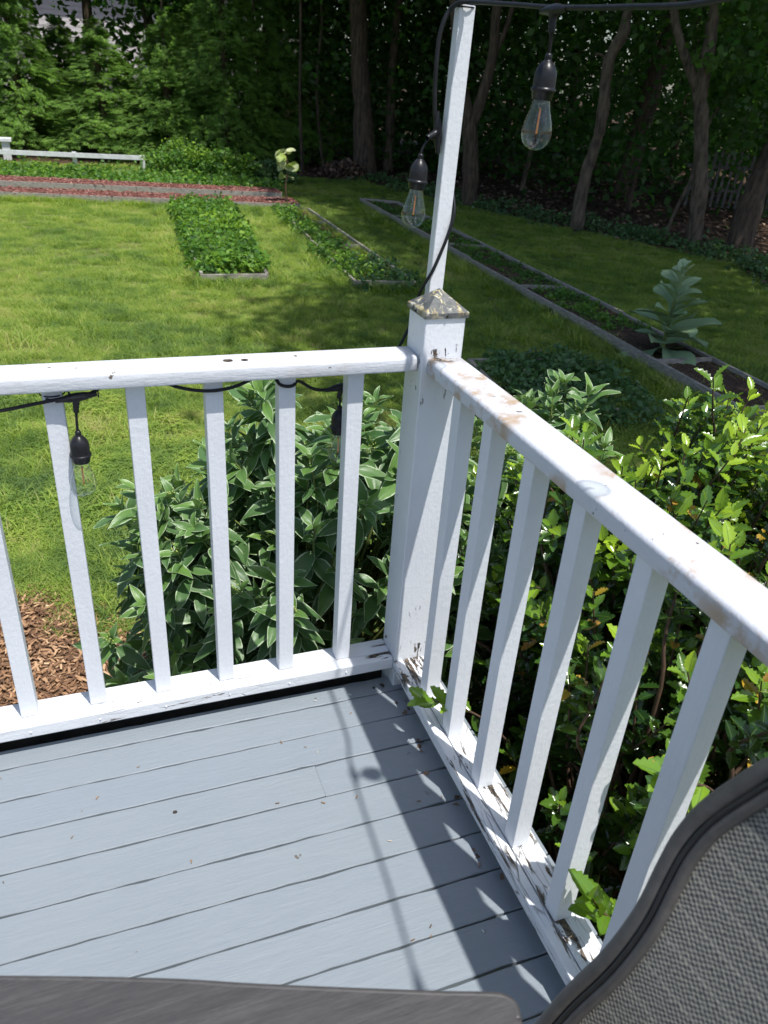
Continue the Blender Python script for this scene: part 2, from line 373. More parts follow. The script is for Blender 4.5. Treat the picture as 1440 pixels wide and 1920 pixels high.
# ------------------------------------------------------------------ leaf templates: +Y is the length, +Z the upper side
def leaf_template(kind, seed=0):
    r = np.random.default_rng(seed)
    if kind == 'dogwood':
        rows = 9; cols = np.array([-1, -0.72, -0.3, 0, 0.3, 0.72, 1]); wmax = 0.215
    elif kind == 'holly':
        rows = 11; cols = np.array([-1, -0.5, 0, 0.5, 1]); wmax = 0.27
    elif kind == 'mullein':
        rows = 9; cols = np.array([-1, -0.5, 0, 0.5, 1]); wmax = 0.20
    else:
        rows = 4; cols = np.array([-1, 0, 1]); wmax = 0.33
    V = []; E = []
    curl = r.uniform(0.10, 0.62) if kind == 'dogwood' else r.uniform(0.06, 0.36); tw = r.uniform(-0.45, 0.45); ph = r.uniform(0, 6)
    for i in range(rows):
        t = i / (rows - 1)
        if kind == 'dogwood': wd = wmax * (math.sin(math.pi * min(t * 0.98 + 0.01, 1) ** 0.80) ** 0.85)
        elif kind == 'mullein': wd = 1.25 * wmax * (0.16 + math.sin(math.pi * min(t, 0.985) ** 1.55) ** 0.75) * (1 if t < 0.99 else 0.3)
        else: wd = wmax * math.sin(math.pi * min(t * 0.97 + 0.02, 1) ** 0.85)
        if kind == 'holly': wd = wmax * (math.sin(math.pi * (t * 0.96 + 0.03) ** 0.9) ** 0.7) * (1.07 if i % 2 else 0.86)
        for s in cols:
            x = s * wd; y = t
            z = 0.30 * abs(s) * wd - curl * t * t + 0.05 * math.sin(7 * t + ph + s) * abs(s) + tw * s * wd * t
            if kind == 'holly':
                z = 0.25 * abs(s) * wd - 0.5 * curl * t * t + (0.06 if (i % 2 and abs(s) == 1) else 0)
                if i % 2 and abs(s) == 1: y += 0.03
            V.append((x, y, z)); E.append(max(abs(s), 0.0 if kind != 'dogwood' else (max(0, (t - 0.86)) / 0.14) ** 1.0))
    nc = len(cols); F = []
    for i in range(rows - 1):
        for j in range(nc - 1):
            a = i * nc + j; F.append((a, a + 1, a + nc + 1, a + nc))
    return np.array(V), np.array(F), np.array(E)
def frames(d, up):
    """rotation matrices whose Y column is d and Z column leans to up"""
    d = d / (np.linalg.norm(d, axis=1)[:, None] + 1e-9)
    x = np.cross(d, up); x /= np.linalg.norm(x, axis=1)[:, None] + 1e-9
    z = np.cross(x, d)
    return np.stack([x, d, z], axis=2)
def scatter_mesh(name, tpls, P, R, S_, tone, extra_edge=True):
    """one mesh of many leaves. tpls: list of (V,F,E)"""
    N = len(P); which = np.arange(N) % len(tpls)
    VV = []; FF = []; TT = []; EE = []; o = 0
    for k, (V, F, E) in enumerate(tpls):
        idx = np.nonzero(which == k)[0]
        if len(idx) == 0: continue
        v = np.einsum('nij,vj->nvi', R[idx], V) * S_[idx][:, None, None] + P[idx][:, None, :]
        f = F[None] + (np.arange(len(idx)) * len(V))[:, None, None] + o
        VV.append(v.reshape(-1, 3)); FF.append(f.reshape(-1, F.shape[1]))
        TT.append(np.repeat(tone[idx], len(V))); EE.append(np.tile(E, len(idx)))
        o += len(idx) * len(V)
    return np_mesh(name, np.concatenate(VV), np.concatenate(FF), {'tone': np.concatenate(TT), 'edge': np.concatenate(EE)})
SIMPLE = [(np.array([(0, 0, 0), (0.30, 0.42, 0.06), (0, 1.0, -0.08), (-0.30, 0.42, 0.06)]), np.array([(0, 1, 2, 3)]), np.zeros(4)),
          (np.array([(0, 0, 0), (0.36, 0.5, 0.02), (0.05, 0.95, -0.2), (-0.34, 0.45, 0.08)]), np.array([(0, 1, 2, 3)]), np.zeros(4))]
def rand_dirs(n, r=rng, up=0.0):
    v = r.normal(size=(n, 3)); v[:, 2] += up; return v / np.linalg.norm(v, axis=1)[:, None]
def leaf_cloud(name, P, size, mat, parent=None, up=0.6, tone=None, flat=1.0, r=rng):
    n = len(P); d = rand_dirs(n, r); d[:, 2] = d[:, 2] * flat - 0.15
    nn = rand_dirs(n, r, up)
    R = frames(d, nn); s = size * r.uniform(0.65, 1.35, n)
    t = r.uniform(0, 1, n) if tone is None else tone
    me = scatter_mesh(name, SIMPLE, P, R, s, np.clip(t, 0, 1))
    return link(name, me, mat, parent)
GZ = -0.8      # lawn level

# ------------------------------------------------------------------ ground
def sheet(name, pts, z, mat, kind='structure', parent=None):
    bm = bmesh.new(); bm.faces.new([bm.verts.new((x, y, z)) for x, y in pts]); o = bm_obj(name, bm, mat, parent)
    if kind: o['kind'] = kind
    return o
sheet('ground', [(-150, -150), (150, -150), (150, 200), (-150, 200)], GZ - 0.004, M['litter'])
LAWN = [(-14, -8), (6.5, -8), (7.3, 3.0), (8.7, 7.3), (9.4, 9.0), (8.6, 11.0), (7.6, 13.4), (6.9, 16.0), (6.2, 18.4), (4.2, 19.2), (1.2, 20.3), (-14, 21.2)]
sheet('lawn', LAWN, GZ, M['soil'])
sheet('mulch_bed', [(-2.2, -0.4), (1.5, -0.4), (1.45, 1.25), (0.2, 1.3), (-0.5, 1.55), (-0.72, 1.72), (-0.95, 1.86), (-1.10, 2.0), (-1.35, 1.92), (-1.7, 1.80), (-2.2, 1.85)], GZ + 0.004, M['mulch'])

# ------------------------------------------------------------------ deck
DZ = 0.035
deck = box('deck', -2.6, 0.13, 0.024, 0.041, DZ - 0.16, DZ - 0.004, M['fascia']); deck['kind'] = 'structure'
box('rim_or_gap_board', 0.112, 0.131, -2.3, 0.0155, DZ - 0.16, DZ - 0.004, M['fascia'], deck)
for x in (-2.4, -1.9, -1.4, -0.9, -0.4, 0.05):
    box('joist', x, x + 0.038, -2.3, 0.0155, DZ - 0.16, DZ - 0.022, M['dark_wood'], deck)
box('rim_or_gap_board', -2.6, -0.002, 0.084, 0.112, DZ - 0.22, DZ - 0.012, M['dark_wood'], deck)  # added dark board backing the gap under the left rail, to blacken it
box('gap_floor', -2.6, -0.002, 0.0415, 0.0835, DZ - 0.16, DZ - 0.12, M['dark_wood'], deck)  # added dark floor in that gap, so no lit ground shows through
ys = [0.046] + [-0.0187 - 0.0998 * i for i in range(24)]
def board_mesh(x0, x1, y0, y1, r):
    """plank with slightly wandering edges and rounded arrises"""
    nx = max(2, int((x1 - x0) / 0.035)); xs = np.linspace(x0, x1, nx)
    wob = lambda a: a * (np.convolve(r.normal(size=nx + 6), np.ones(7) / 7, 'valid') + 0.5 * r.normal(size=nx))
    g_ = r.uniform(0.0003, 0.0013); e0 = y0 + g_ + np.abs(wob(0.0022)); e1 = y1 - g_ - np.abs(wob(0.0022))
    cup = r.uniform(-0.0004, 0.0006); lift = r.uniform(-0.0006, 0.0006)
    V = []
    for i, x in enumerate(xs):
        a, b = e0[i], e1[i]
        z1 = DZ + lift
        V += [(x, a, DZ - 0.021), (x, a, z1 - 0.0022), (x, a + 0.0022, z1), (x, (a + b) / 2, z1 + cup), (x, b - 0.0022, z1), (x, b, z1 - 0.0022), (x, b, DZ - 0.021)]
    F = []
    for i in range(nx - 1):
        for j in range(6):
            p = i * 7 + j; F.append((p, p + 7, p + 8, p + 1))
    V = np.array(V); F = np.array(F)
    return np_mesh('deck_board', V, F, smooth=False)
r5 = np.random.default_rng(5)
for i in range(len(ys) - 1):
    y1, y0 = ys[i], ys[i + 1]
    xs_ = [-2.62, 0.145]
    if i == 3: xs_ = [-2.62, -0.29, 0.145]
    if i == 8: xs_ = [-2.62, -1.2, 0.145]
    for k in range(len(xs_) - 1):
        link('deck_board', board_mesh(xs_[k] + 0.0003, xs_[k + 1] - 0.0003, y0, y1, r5), M['deck'], deck)

for (x, y, rr_) in ((-0.634, -0.262, 0.0055), (-0.055, 0.006, 0.0045)):
    bm = bmesh.new(); bmesh.ops.create_cone(bm, cap_ends=True, segments=14, radius1=rr_, radius2=rr_ * 0.9, depth=0.002, matrix=Matrix.Translation((x, y, DZ + 0.0008)) @ Matrix.Diagonal((1, 0.8, 1, 1)))
    bm_obj('knot', bm, M['dark_wood'], deck)
# ------------------------------------------------------------------ railings
ZB, ZT, RH = 0.1265, 0.9958, 0.036
WB = 0.0381
def rail_profile(name, a0, a1, z0, z1, s0, s1, axis, mat, parent, rad=0.010, seed=0):
    """rounded handrail, cross-section a0..a1 by z0..z1, along axis from s0 to s1"""
    prof = []
    def arc(cx, cz, r_, t0, t1, n=5):
        for k in range(n + 1):
            t = math.radians(t0 + (t1 - t0) * k / n); prof.append((cx + r_ * math.cos(t), cz + r_ * math.sin(t)))
    arc(a1 - rad, z1 - rad, rad, 0, 90); arc(a0 + rad, z1 - rad, rad, 90, 180)
    arc(a0 + 0.004, z0 + 0.004, 0.004, 180, 270, 2); arc(a1 - 0.004, z0 + 0.004, 0.004, 270, 360, 2)
    n = len(prof); r_ = np.random.default_rng(seed); ss = np.linspace(s0, s1, 40)
    jit = np.convolve(r_.normal(size=46), np.ones(7) / 7, 'valid') * 0.0008
    V = []
    for s, j in zip(ss, jit):
        for a, z in prof: V.append((s, a + j, z + j * 0.5) if axis == 'x' else (a + j, s, z + j * 0.5))
    bm = bmesh.new(); vs = [bm.verts.new(v) for v in V]
    for i in range(39):
        for k in range(n):
            bm.faces.new((vs[i*n+k], vs[i*n+(k+1) % n], vs[(i+1)*n+(k+1) % n], vs[(i+1)*n+k]))
    bm.faces.new(vs[:n]); bm.faces.new(vs[-n:][::-1])
    bmesh.ops.recalc_face_normals(bm, faces=bm.faces[:])
    o = bm_obj(name, bm, mat, parent, smooth=True)
    me = o.data
    return o
left = tag(empty('railing', (-0.8, 0.05, DZ)), 'white painted railing crossing the view behind the deck, string light looped under its handrail', 'railing')
right = tag(empty('railing', (0.05, -0.9, DZ)), 'white painted railing running toward the viewer on the right, handrail stained and bottom board flaking', 'railing')
YL = 0.0453; XR = 0.0251
rail_profile('handrail', 0.016, 0.098, ZT - RH, ZT, -2.0, -0.004, 'x', M['rail_left'], left, seed=3)
rail_profile('handrail', 0.0125, 0.0975, ZT - RH, ZT, -2.3, -0.002, 'y', M['rail'], right, seed=4)
box('bottom_board', -2.0, -0.001, YL - 0.0005, 0.101, ZB - 0.033, ZB, M['low_left'], left, 0.002)
box('front_strip', -2.0, -0.001, 0.009, YL - 0.002, ZB - 0.0335, ZB + 0.0008, M['low_left'], left, 0.003)
box('bottom_board', XR - 0.0003, 0.0875, -2.3, -0.001, ZB - 0.033, ZB, M['low_right'], right, 0.002)
box('inner_strip', -0.004, XR - 0.0028, -2.3, -0.001, ZB - 0.0335, ZB + 0.0008, M['low_right'], right, 0.003)
bl = [-0.954, -0.7957, -0.6368, -0.4763, -0.3167, -0.1572]
bl = [-1.906, -1.748, -1.590, -1.431, -1.272, -1.113] + bl
def baluster(x0, x1, y0, y1, parent, seed):
    bm = bm_box(x0, x1, y0, y1, ZB + 0.0005, ZT - RH - 0.0003, 0.0022, 2)
    return bm_obj('baluster', bm, M['bal'], parent)
for i, x in enumerate(bl): baluster(x, x + WB, YL, YL + WB, left, i)
br = [-0.162, -0.3068, -0.4742, -0.6402, -0.8134, -0.9732, -1.135, -1.296, -1.458, -1.62, -1.78, -1.94, -2.1]
for i, y in enumerate(br): baluster(XR, XR + WB, y, y + WB, right, 50 + i)

# filled nail heads where the balusters meet the lower boards
for p_, par in [((x + WB/2, 0.0085, ZB - 0.017), left) for x in bl] + [((-0.0045, y + WB/2, ZB - 0.017), right) for y in br]:
    bm = bmesh.new(); bmesh.ops.create_uvsphere(bm, u_segments=8, v_segments=5, radius=0.0026, matrix=Matrix.Translation(p_)); bm_obj('nail_head', bm, M['low_right'], par, smooth=True)
# corner post with its metal cap
WP = 0.0969
post = tag(empty('corner_post', (WP/2, WP/2, DZ)), 'thick square white corner post where the two railings meet, under a lichen-stained pyramid cap', 'post')
box('shaft', 0, WP, 0, WP, GZ + 0.01, 1.093, M['post'], post, 0.004, 3)
bm = bmesh.new(); c = WP / 2; e = WP / 2 + 0.0045
ring = lambda z, k: [bm.verts.new((c + sx * k, c + sy * k, z)) for sx, sy in ((-1, -1), (1, -1), (1, 1), (-1, 1))]
r0, r1, r2 = ring(1.0845, e), ring(1.0965, e), ring(1.0985, e - 0.002)
ap = bm.verts.new((c, c, 1.139))
for a, b in ((r0, r1), (r1, r2)):
    for k in range(4): bm.faces.new((a[k], a[(k+1) % 4], b[(k+1) % 4], b[k]))
for k in range(4): bm.faces.new((r2[k], r2[(k+1) % 4], ap))
bmesh.ops.recalc_face_normals(bm, faces=bm.faces[:])
cap = bm_obj('post_cap', bm, M['cap'], post)
for (x, y, ax) in ((c, -0.0052, 'y'), (-0.0052, c, 'x')):
    V, F = tube_arrays([(x, y, 1.0905), (x + (0.003 if ax == 'x' else 0), y + (0.003 if ax == 'y' else 0), 1.0905)], 0.0032, 10)
    bmm = bmesh.new(); bmesh.ops.create_uvsphere(bmm, u_segments=10, v_segments=6, radius=0.003, matrix=Matrix.Translation((x, y, 1.0905)))
    bm_obj('screw', bmm, M['socket'], cap, smooth=True)

# thin pole behind the post
pole = tag(empty('pole', (0.06, 0.115, 0.86)), 'slim white wooden pole rising behind the corner post to carry the string light', 'pole')
bm = bmesh.new(); bm_beam(bm, (0.0580, 0.1125, 0.86), (0.0735, 0.1125, 1.672), 0.026, 0.033, 0.001)
bm_obj('shaft', bm, M['bal'], pole)

# ------------------------------------------------------------------ string light
sl = tag(empty('string_light', (0.06, 0.08, 1.6)), 'black string light with clear bulbs running overhead, down the slim pole and under the handrail', 'string light')
CR_ = 0.0036
def cable(pts, r_=CR_, n=8, name='cable'): return tube(name, smooth_path(pts, n), r_, M['cable'], sl, 10)
top = [(-0.10, -2.2, 1.95), (0.0, -1.7, 1.86), (0.045, -1.33, 1.84), (0.062, -1.0, 1.815), (0.068, -0.85, 1.765), (0.0705, -0.74, 1.672), (0.074, -0.60, 1.646), (0.078, -0.42, 1.648), (0.079, -0.22, 1.6555), (0.078, -0.10, 1.664), (0.074, 0.02, 1.672), (0.070, 0.085, 1.676)]
cable(top, 0.0042)
# round the pole head and down its left side to the tee, then behind the pole and across its front
down = [(0.070, 0.085, 1.676), (0.055, 0.10, 1.674), (0.044, 0.118, 1.662), (0.033, 0.12, 1.640), (0.026, 0.12, 1.605), (0.026, 0.12, 1.54), (0.030, 0.12, 1.49), (0.036, 0.12, 1.462), (0.043, 0.121, 1.44)]
cable(down, 0.0044)
low = [(0.043, 0.121, 1.44), (0.052, 0.136, 1.415), (0.070, 0.142, 1.385), (0.086, 0.132, 1.352), (0.0895, 0.112, 1.318), (0.087, 0.096, 1.285), (0.076, 0.0915, 1.245), (0.062, 0.092, 1.205), (0.047, 0.094, 1.165), (0.036, 0.105, 1.135), (0.030, 0.122, 1.10), (0.022, 0.125, 1.05), (0.004, 0.122, 1.01), (-0.016, 0.120, 0.975), (-0.05, 0.112, 0.948), (-0.09, 0.098, 0.940), (-0.125, 0.094, 0.925), (-0.155, 0.0935, 0.906)]
cable(low, 0.0037)
lr = [(-0.155, 0.0935, 0.906), (-0.190, 0.092, 0.900), (-0.225, 0.087, 0.906), (-0.255, 0.083, 0.925), (-0.272, 0.060, 0.937), (-0.285, 0.040, 0.936), (-0.300, 0.039, 0.9345), (-0.316, 0.041, 0.940), (-0.325, 0.060, 0.950), (-0.350, 0.075, 0.953), (-0.385, 0.045, 0.950), (-0.415, 0.040, 0.941), (-0.455, 0.0385, 0.9355), (-0.495, 0.040, 0.938), (-0.535, 0.042, 0.948), (-0.57, 0.07, 0.953), (-0.64, 0.092, 0.952), (-0.68, 0.06, 0.951), (-0.705, 0.033, 0.948), (-0.732, 0.030, 0.945), (-0.765, 0.030, 0.941), (-0.815, 0.032, 0.933), (-0.873, 0.033, 0.924), (-0.96, 0.035, 0.918), (-1.15, 0.035, 0.93), (-1.4, 0.035, 0.94), (-1.9, 0.035, 0.93)]
cable(lr, 0.0037)
# cable ties
def ring_tie(c, r_, axis='x'):
    th = np.linspace(0, 2 * math.pi, 17)
    P = [(c[0], c[1] + r_[0] * math.cos(t), c[2] + r_[1] * math.sin(t)) for t in th] if axis == 'x' else [(c[0] + r_[0] * math.cos(t), c[1] + r_[1] * math.sin(t), c[2]) for t in th]
    return tube('cable_tie', P, 0.0016, M['cable'], sl, 6)
ring_tie((0.0718, 0.1125, 1.668), (0.0205, 0.0175), 'z')
ring_tie((-0.7767, 0.0643, 0.943), (0.024, 0.0235), 'z')
ring_tie((-0.770, 0.0643, 0.938), (0.026, 0.027), 'z')
for px_ in (-0.69, -0.745):
    V = ring_tie((px_, 0.030, 0.947), (0.006, 0.006), 'x')

def lamp(tee, wire, hang, tee_dir=(1, 0, 0)):
    """tee connector at tee; wire: points to the holder head; holder hangs along hang"""
    tee = Vector(tee); d = Vector(tee_dir).normalized()
    wp = smooth_path([tuple(tee)] + wire, 6)
    p = [tee - d * 0.040, tee - d * 0.030, tee - d * 0.014, tee, tee + d * 0.014, tee + d * 0.030, tee + d * 0.040]
    tc = tube('tee_connector', [tuple(q) for q in p], [0.0048, 0.0055, 0.0085, 0.0095, 0.0085, 0.0055, 0.0048], M['socket'], sl, 12)
    w0 = Vector(wp[0]); w1 = Vector(wp[min(5, len(wp) - 1)]); dd = (w1 - w0).normalized()
    rr = [0.0095, 0.0085, 0.0062, 0.0070, 0.0056, 0.0066, 0.0052, 0.0060, 0.0046]
    tube('strain_relief', [tuple(w0 + dd * (0.003 + 0.0037 * k)) for k in range(9)], rr, M['socket'], tc, 12)
    tube('drop_wire', wp, 0.0027, M['cable'], sl, 8)
    end = Vector(wp[-1]); z = -Vector(hang).normalized()
    Mx = Matrix.Translation(end) @ z.to_track_quat('Z', 'Y').to_matrix().to_4x4()
    pr = [(0.0, 0.004), (0.0045, 0.0035), (0.0062, 0.0), (0.0060, -0.004), (0.0052, -0.006), (0.0085, -0.0085), (0.0125, -0.013), (0.0165, -0.019), (0.0188, -0.026),
          (0.0192, -0.034), (0.0193, -0.046), (0.0193, -0.048), (0.0215, -0.0485), (0.0218, -0.0515), (0.0212, -0.0530), (0.0192, -0.0532), (0.0190, -0.060), (0.0178, -0.0605), (0.0176, -0.066), (0.0165, -0.0665), (0.0, -0.0667)]
    h = lathe('lamp_holder', pr, M['socket'], sl, Mx)
    gl = [(0.0150, -0.0670), (0.0158, -0.074), (0.0178, -0.082), (0.0212, -0.092), (0.0243, -0.102), (0.0262, -0.111), (0.0266, -0.118), (0.0255, -0.126), (0.0226, -0.133), (0.0180, -0.139), (0.0115, -0.1435), (0.005, -0.1452), (0.0, -0.1455)]
    g = lathe('glass_bulb', gl, M['glass'], h, Mx, 32)
    lathe('filament', [(0.0, -0.078), (0.0017, -0.0785), (0.0017, -0.119), (0.0, -0.1195)], M['filament'], h, Mx, 8)
    lathe('glass_stem', [(0.0, -0.068), (0.0065, -0.068), (0.004, -0.076), (0.0012, -0.080)], M['glass'], h, Mx, 12)
dn = (0, 0, -1)
lamp((0.079, -0.22, 1.652), [(0.0795, -0.221, 1.63), (0.0835, -0.217, 1.605), (0.085, -0.2145, 1.588)], (-0.02, 0.0, -1), (0.0, 1, -0.02))
lamp((0.067, -0.90, 1.785), [(0.069, -0.90, 1.765), (0.083, -0.885, 1.742)], (0.35, 0.1, -1), (0.03, 1, -0.35))
lamp((0.035, -1.45, 1.845), [(0.035, -1.45, 1.82), (0.035, -1.45, 1.78)], dn, (0.08, 1, -0.1))
lamp((0.0405, 0.1185, 1.445), [(0.030, 0.114, 1.4405), (0.016, 0.112, 1.428), (0.006, 0.112, 1.412), (0.004, 0.112, 1.400)], (-0.05, 0.02, -1), (0.12, 0, -1))
lamp((-0.732, 0.030, 0.943), [(-0.735, 0.030, 0.918), (-0.7375, 0.030, 0.885), (-0.7375, 0.030, 0.868)], (-0.02, 0, -1), (1, 0, 0.12))
lamp((-0.155, 0.097, 0.903), [(-0.157, 0.103, 0.885), (-0.156, 0.104, 0.865), (-0.156, 0.104, 0.850)], dn, (1, 0, 0.15))

# ------------------------------------------------------------------ patio chair and table, very near the camera
def mat_sling():
    n = NT('woven_sling_fabric')
    uv = n.node('ShaderNodeUVMap', uv_map='UVMap').outputs[0]
    sp = n.node('ShaderNodeSeparateXYZ'); n.l(uv, sp.inputs[0]); u, v = sp.outputs[0], sp.outputs[1]
    def wv(x, f, ph=0.0): return n.math('SINE', n.math('ADD', n.math('MULTIPLY', x, f * 2 * math.pi), ph))
    jx = n.math('MULTIPLY', n.math('SUBTRACT', n.noise(55, 4, vec=uv), 0.5), 0.0042)
    u2 = n.math('ADD', u, jx); v2 = n.math('ADD', v, jx)
    a = wv(u2, 125); b = wv(v2, 150)
    chk = n.math('MULTIPLY', a, b)
    f = n.math('ADD', n.math('MULTIPLY', chk, 0.5), 0.5)
    ns = n.noise(230, 3, vec=uv)
    f2 = n.math('ADD', n.math('MULTIPLY', f, 0.55), n.math('MULTIPLY', ns, 0.70))
    c = n.ramp(f2, [(0.2, (0.028, 0.029, 0.033)), (0.5, (0.088, 0.087, 0.085)), (0.8, (0.30, 0.285, 0.24))])
    ln = n.math('FRACT', n.math('ADD', n.math('MULTIPLY', v, 24.0), n.math('MULTIPLY', n.noise(3, 2, vec=uv), 0.8))); lm = n.ramp(ln, [(0.0, 1), (0.055, 1), (0.075, 0)])
    c = n.mix(n.math('MULTIPLY', lm, 0.6), c, (0.34, 0.32, 0.27))
    n.col(c); n.rough(0.75); n.bump(f2, 0.7, 0.0012); return n.m
M['sling'] = mat_sling()
M['frame'] = mat_simple('dark_grey_powder_coat', (0.055, 0.052, 0.052), (0.085, 0.08, 0.078), 60, 0.45, 0.1, 0.001)
M['piping'] = mat_simple('black_piping', (0.010, 0.010, 0.011), (0.02, 0.02, 0.022), 60, 0.5, 0.1, 0.001)
chair = tag(empty('patio_chair', (-0.45, -1.40, DZ)), 'high-backed grey woven sling patio chair with a curved dark frame at lower right', 'chair')
half = [(-1.120, 0.44), (-1.127, 0.49), (-1.135, 0.54), (-1.143, 0.618), (-1.156, 0.70), (-1.159, 0.772), (-1.153, 0.828), (-1.150, 0.870), (-1.155, 0.916), (-1.171, 0.967), (-1.186, 1.004), (-1.214, 1.040), (-1.262, 1.072), (-1.33, 1.090), (-1.40, 1.095)]
CY = -1.40
xb = lambda z: -0.26 + 0.3 * (z - 0.6)
full = half + [(2 * CY - y, z) for y, z in half[-2::-1]]
P3 = smooth_path([(xb(z) + 0.004, y, z) for y, z in full], 4)
cen = np.array([xb(0.75), CY, 0.75])
def inset(P, k):
    T = np.gradient(P, axis=0); T /= np.linalg.norm(T, axis=1)[:, None]
    nrm = np.array([1, 0, -0.3]); nrm /= np.linalg.norm(nrm)
    o = np.cross(T, nrm); s = np.sign(np.sum(o * (cen - P), axis=1))[:, None]
    return P + o * s * k
tube('back_frame', inset(P3, 0.010), 0.0105, M['frame'], chair, 14)
tube('piping', inset(P3, 0.0225) + np.array([-0.006, 0, 0.0]), 0.0034, M['piping'], chair, 8)
tube('fabric_hem', inset(P3, 0.031) + np.array([-0.003, 0, 0.0]), 0.0065, M['frame'], chair, 10)
# sling back: rows between mirrored edge points, then the seat
I3 = inset(P3, 0.030); nI = len(I3); rows = []
for i in range(nI // 2 + 1): rows.append((I3[i], I3[nI - 1 - i]))
rows = rows[:-1]
V = []; UV = []; nx = 25; acc = 0
seat = []
for k in range(14, 0, -1):
    t = k / 14; x = xb(0.44) - 0.46 * t; z = 0.44 + 0.015 * math.sin(t * 3.1) * -1 + 0.02 * t ** 3
    seat.append((np.array([x, -1.145, z]), np.array([x, 2 * CY + 1.145, z])))
allrows = seat + rows; prev = None
for i, (A, B) in enumerate(allrows):
    mid = (A + B) / 2
    if prev is not None: acc += float(np.linalg.norm(mid - prev))
    prev = mid
    for j in range(nx):
        t = j / (nx - 1); p = A + (B - A) * t
        bel = math.sin(math.pi * t)
        p = p + (np.array([0.022, 0, -0.004]) if i >= len(seat) else np.array([0, 0, -0.02])) * bel
        V.append(p); UV.append((float(p[1] - CY) + 0.5, acc))
F = [(i*nx+j, i*nx+j+1, (i+1)*nx+j+1, (i+1)*nx+j) for i in range(len(allrows)-1) for j in range(nx-1)]
me = np_mesh('sling', V, F); ul = me.uv_layers.new(name='UVMap')
li = np.empty(len(me.loops), np.int32); me.loops.foreach_get('vertex_index', li)
ul.data.foreach_set('uv', np.array(UV, np.float32)[li].ravel())
link('sling', me, M['sling'], chair)
for sy in (-1, 1):
    y = CY + sy * 0.275
    tube('seat_rail', smooth_path([(xb(0.44) + 0.01, y, 0.445), (-0.5, y, 0.43), (-0.76, y, 0.45)], 6), 0.011, M['frame'], chair)
    tube('leg', smooth_path([(-0.76, y, 0.45), (-0.79, y, 0.25), (-0.80, y, DZ)], 5), 0.011, M['frame'], chair)
    tube('leg', smooth_path([(-0.31, y, 0.44), (-0.27, y, 0.25), (-0.23, y, DZ)], 5), 0.011, M['frame'], chair)
tube('crossbar', [(-0.76, CY - 0.275, 0.45), (-0.76, CY + 0.275, 0.45)], 0.011, M['frame'], chair)
tube('crossbar', [(-0.28, CY - 0.275, 0.30), (-0.28, CY + 0.275, 0.30)], 0.009, M['frame'], chair)

def mat_tabletop():
    n = NT('grey_wood_look_tabletop')
    W = n.node('ShaderNodeNewGeometry').outputs['Position']
    mp = n.node('ShaderNodeMapping'); n.l(W, mp.inputs[0]); mp.inputs['Rotation'].default_value = (0, 0, math.radians(20)); mp.inputs['Scale'].default_value = (3.0, 48, 1)
    g = n.noise(9, 10, 0.78, vec=mp.outputs[0], dist=0.15); b2 = n.noise(1.3, 3, vec=mp.outputs[0])
    f = n.math('ADD', n.math('MULTIPLY', g, 0.7), n.math('MULTIPLY', b2, 0.35))
    n.col(n.ramp(f, [(0.32, (0.026, 0.025, 0.027)), (0.52, (0.050, 0.048, 0.048)), (0.70, (0.088, 0.083, 0.081))]))
    n.rough(0.5); n.bump(g, 0.25, 0.002); return n.m
M['tabletop'] = mat_tabletop()
table = tag(empty('patio_table', (-0.85, -1.40, DZ)), 'grey wood-look patio tabletop edge with a rounded corner along the bottom of the view', 'table')
TZ = 0.76
edge = smooth_path([(-1.30, -0.885, 0), (-1.05, -0.962, 0), (-0.844, -1.028, 0), (-0.700, -1.077, 0), (-0.604, -1.114, 0), (-0.457, -1.168, 0), (-0.402, -1.187, 0), (-0.386, -1.194, 0), (-0.379, -1.203, 0), (-0.381, -1.215, 0), (-0.395, -1.26, 0), (-0.50, -1.60, 0), (-0.60, -1.93, 0)], 6)
poly = [(x, y) for x, y, _ in edge] + [(-1.55, -1.65)]
bm = bmesh.new(); vs = [bm.verts.new((x, y, TZ - 0.0)) for x, y in poly]
f = bm.faces.new(vs); r_ = bmesh.ops.extrude_face_region(bm, geom=[f])
for v in [g for g in r_['geom'] if isinstance(g, bmesh.types.BMVert)]: v.co.z -= 0.022
bmesh.ops.recalc_face_normals(bm, faces=bm.faces[:])
tp = bm_obj('tabletop', bm, M['tabletop'], table)
rim = np.array([(x, y, TZ - 0.004) for x, y in poly + [poly[0]]])
tube('rim', rim, 0.0045, M['frame'], table, 8)
for x, y in ((-1.30, -1.05), (-0.48, -1.30), (-0.68, -1.80), (-1.42, -1.60)):
    bmt = bm_box(x - 0.02, x + 0.02, y - 0.02, y + 0.02, DZ, TZ - 0.023, 0.003)
    bm_obj('leg', bmt, M['frame'], table)

# ------------------------------------------------------------------ shrubs
def place_leaves(parent, tpl_meshes, tpls, P, R, Sz, tone, mat, nobj=300):
    """the nearest leaves in view become leaf objects, the rest one mesh of foliage"""
    vis = in_view(P, 30); d = np.linalg.norm(P - CP, axis=1) / Sz
    order = np.argsort(np.where(vis, d, 1e6)); sel = order[:nobj]; sel = sel[vis[sel]]
    rest = np.setdiff1d(np.arange(len(P)), sel)
    base = Matrix.Translation(-Vector(parent.location))
    for q, i in enumerate(sel):
        o = bpy.data.objects.new('leaf', tpl_meshes[q % len(tpl_meshes)])
        COL.objects.link(o); o.parent = parent; o.matrix_parent_inverse = base
        m = Matrix([list(R[i][k] * Sz[i]) + [P[i][k]] for k in range(3)] + [[0, 0, 0, 1]])
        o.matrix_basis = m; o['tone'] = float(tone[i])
    if len(rest):
        o = link('foliage', scatter_mesh('foliage', tpls, P[rest], R[rest], Sz[rest], tone[rest]), mat, parent); o['kind'] = 'stuff'
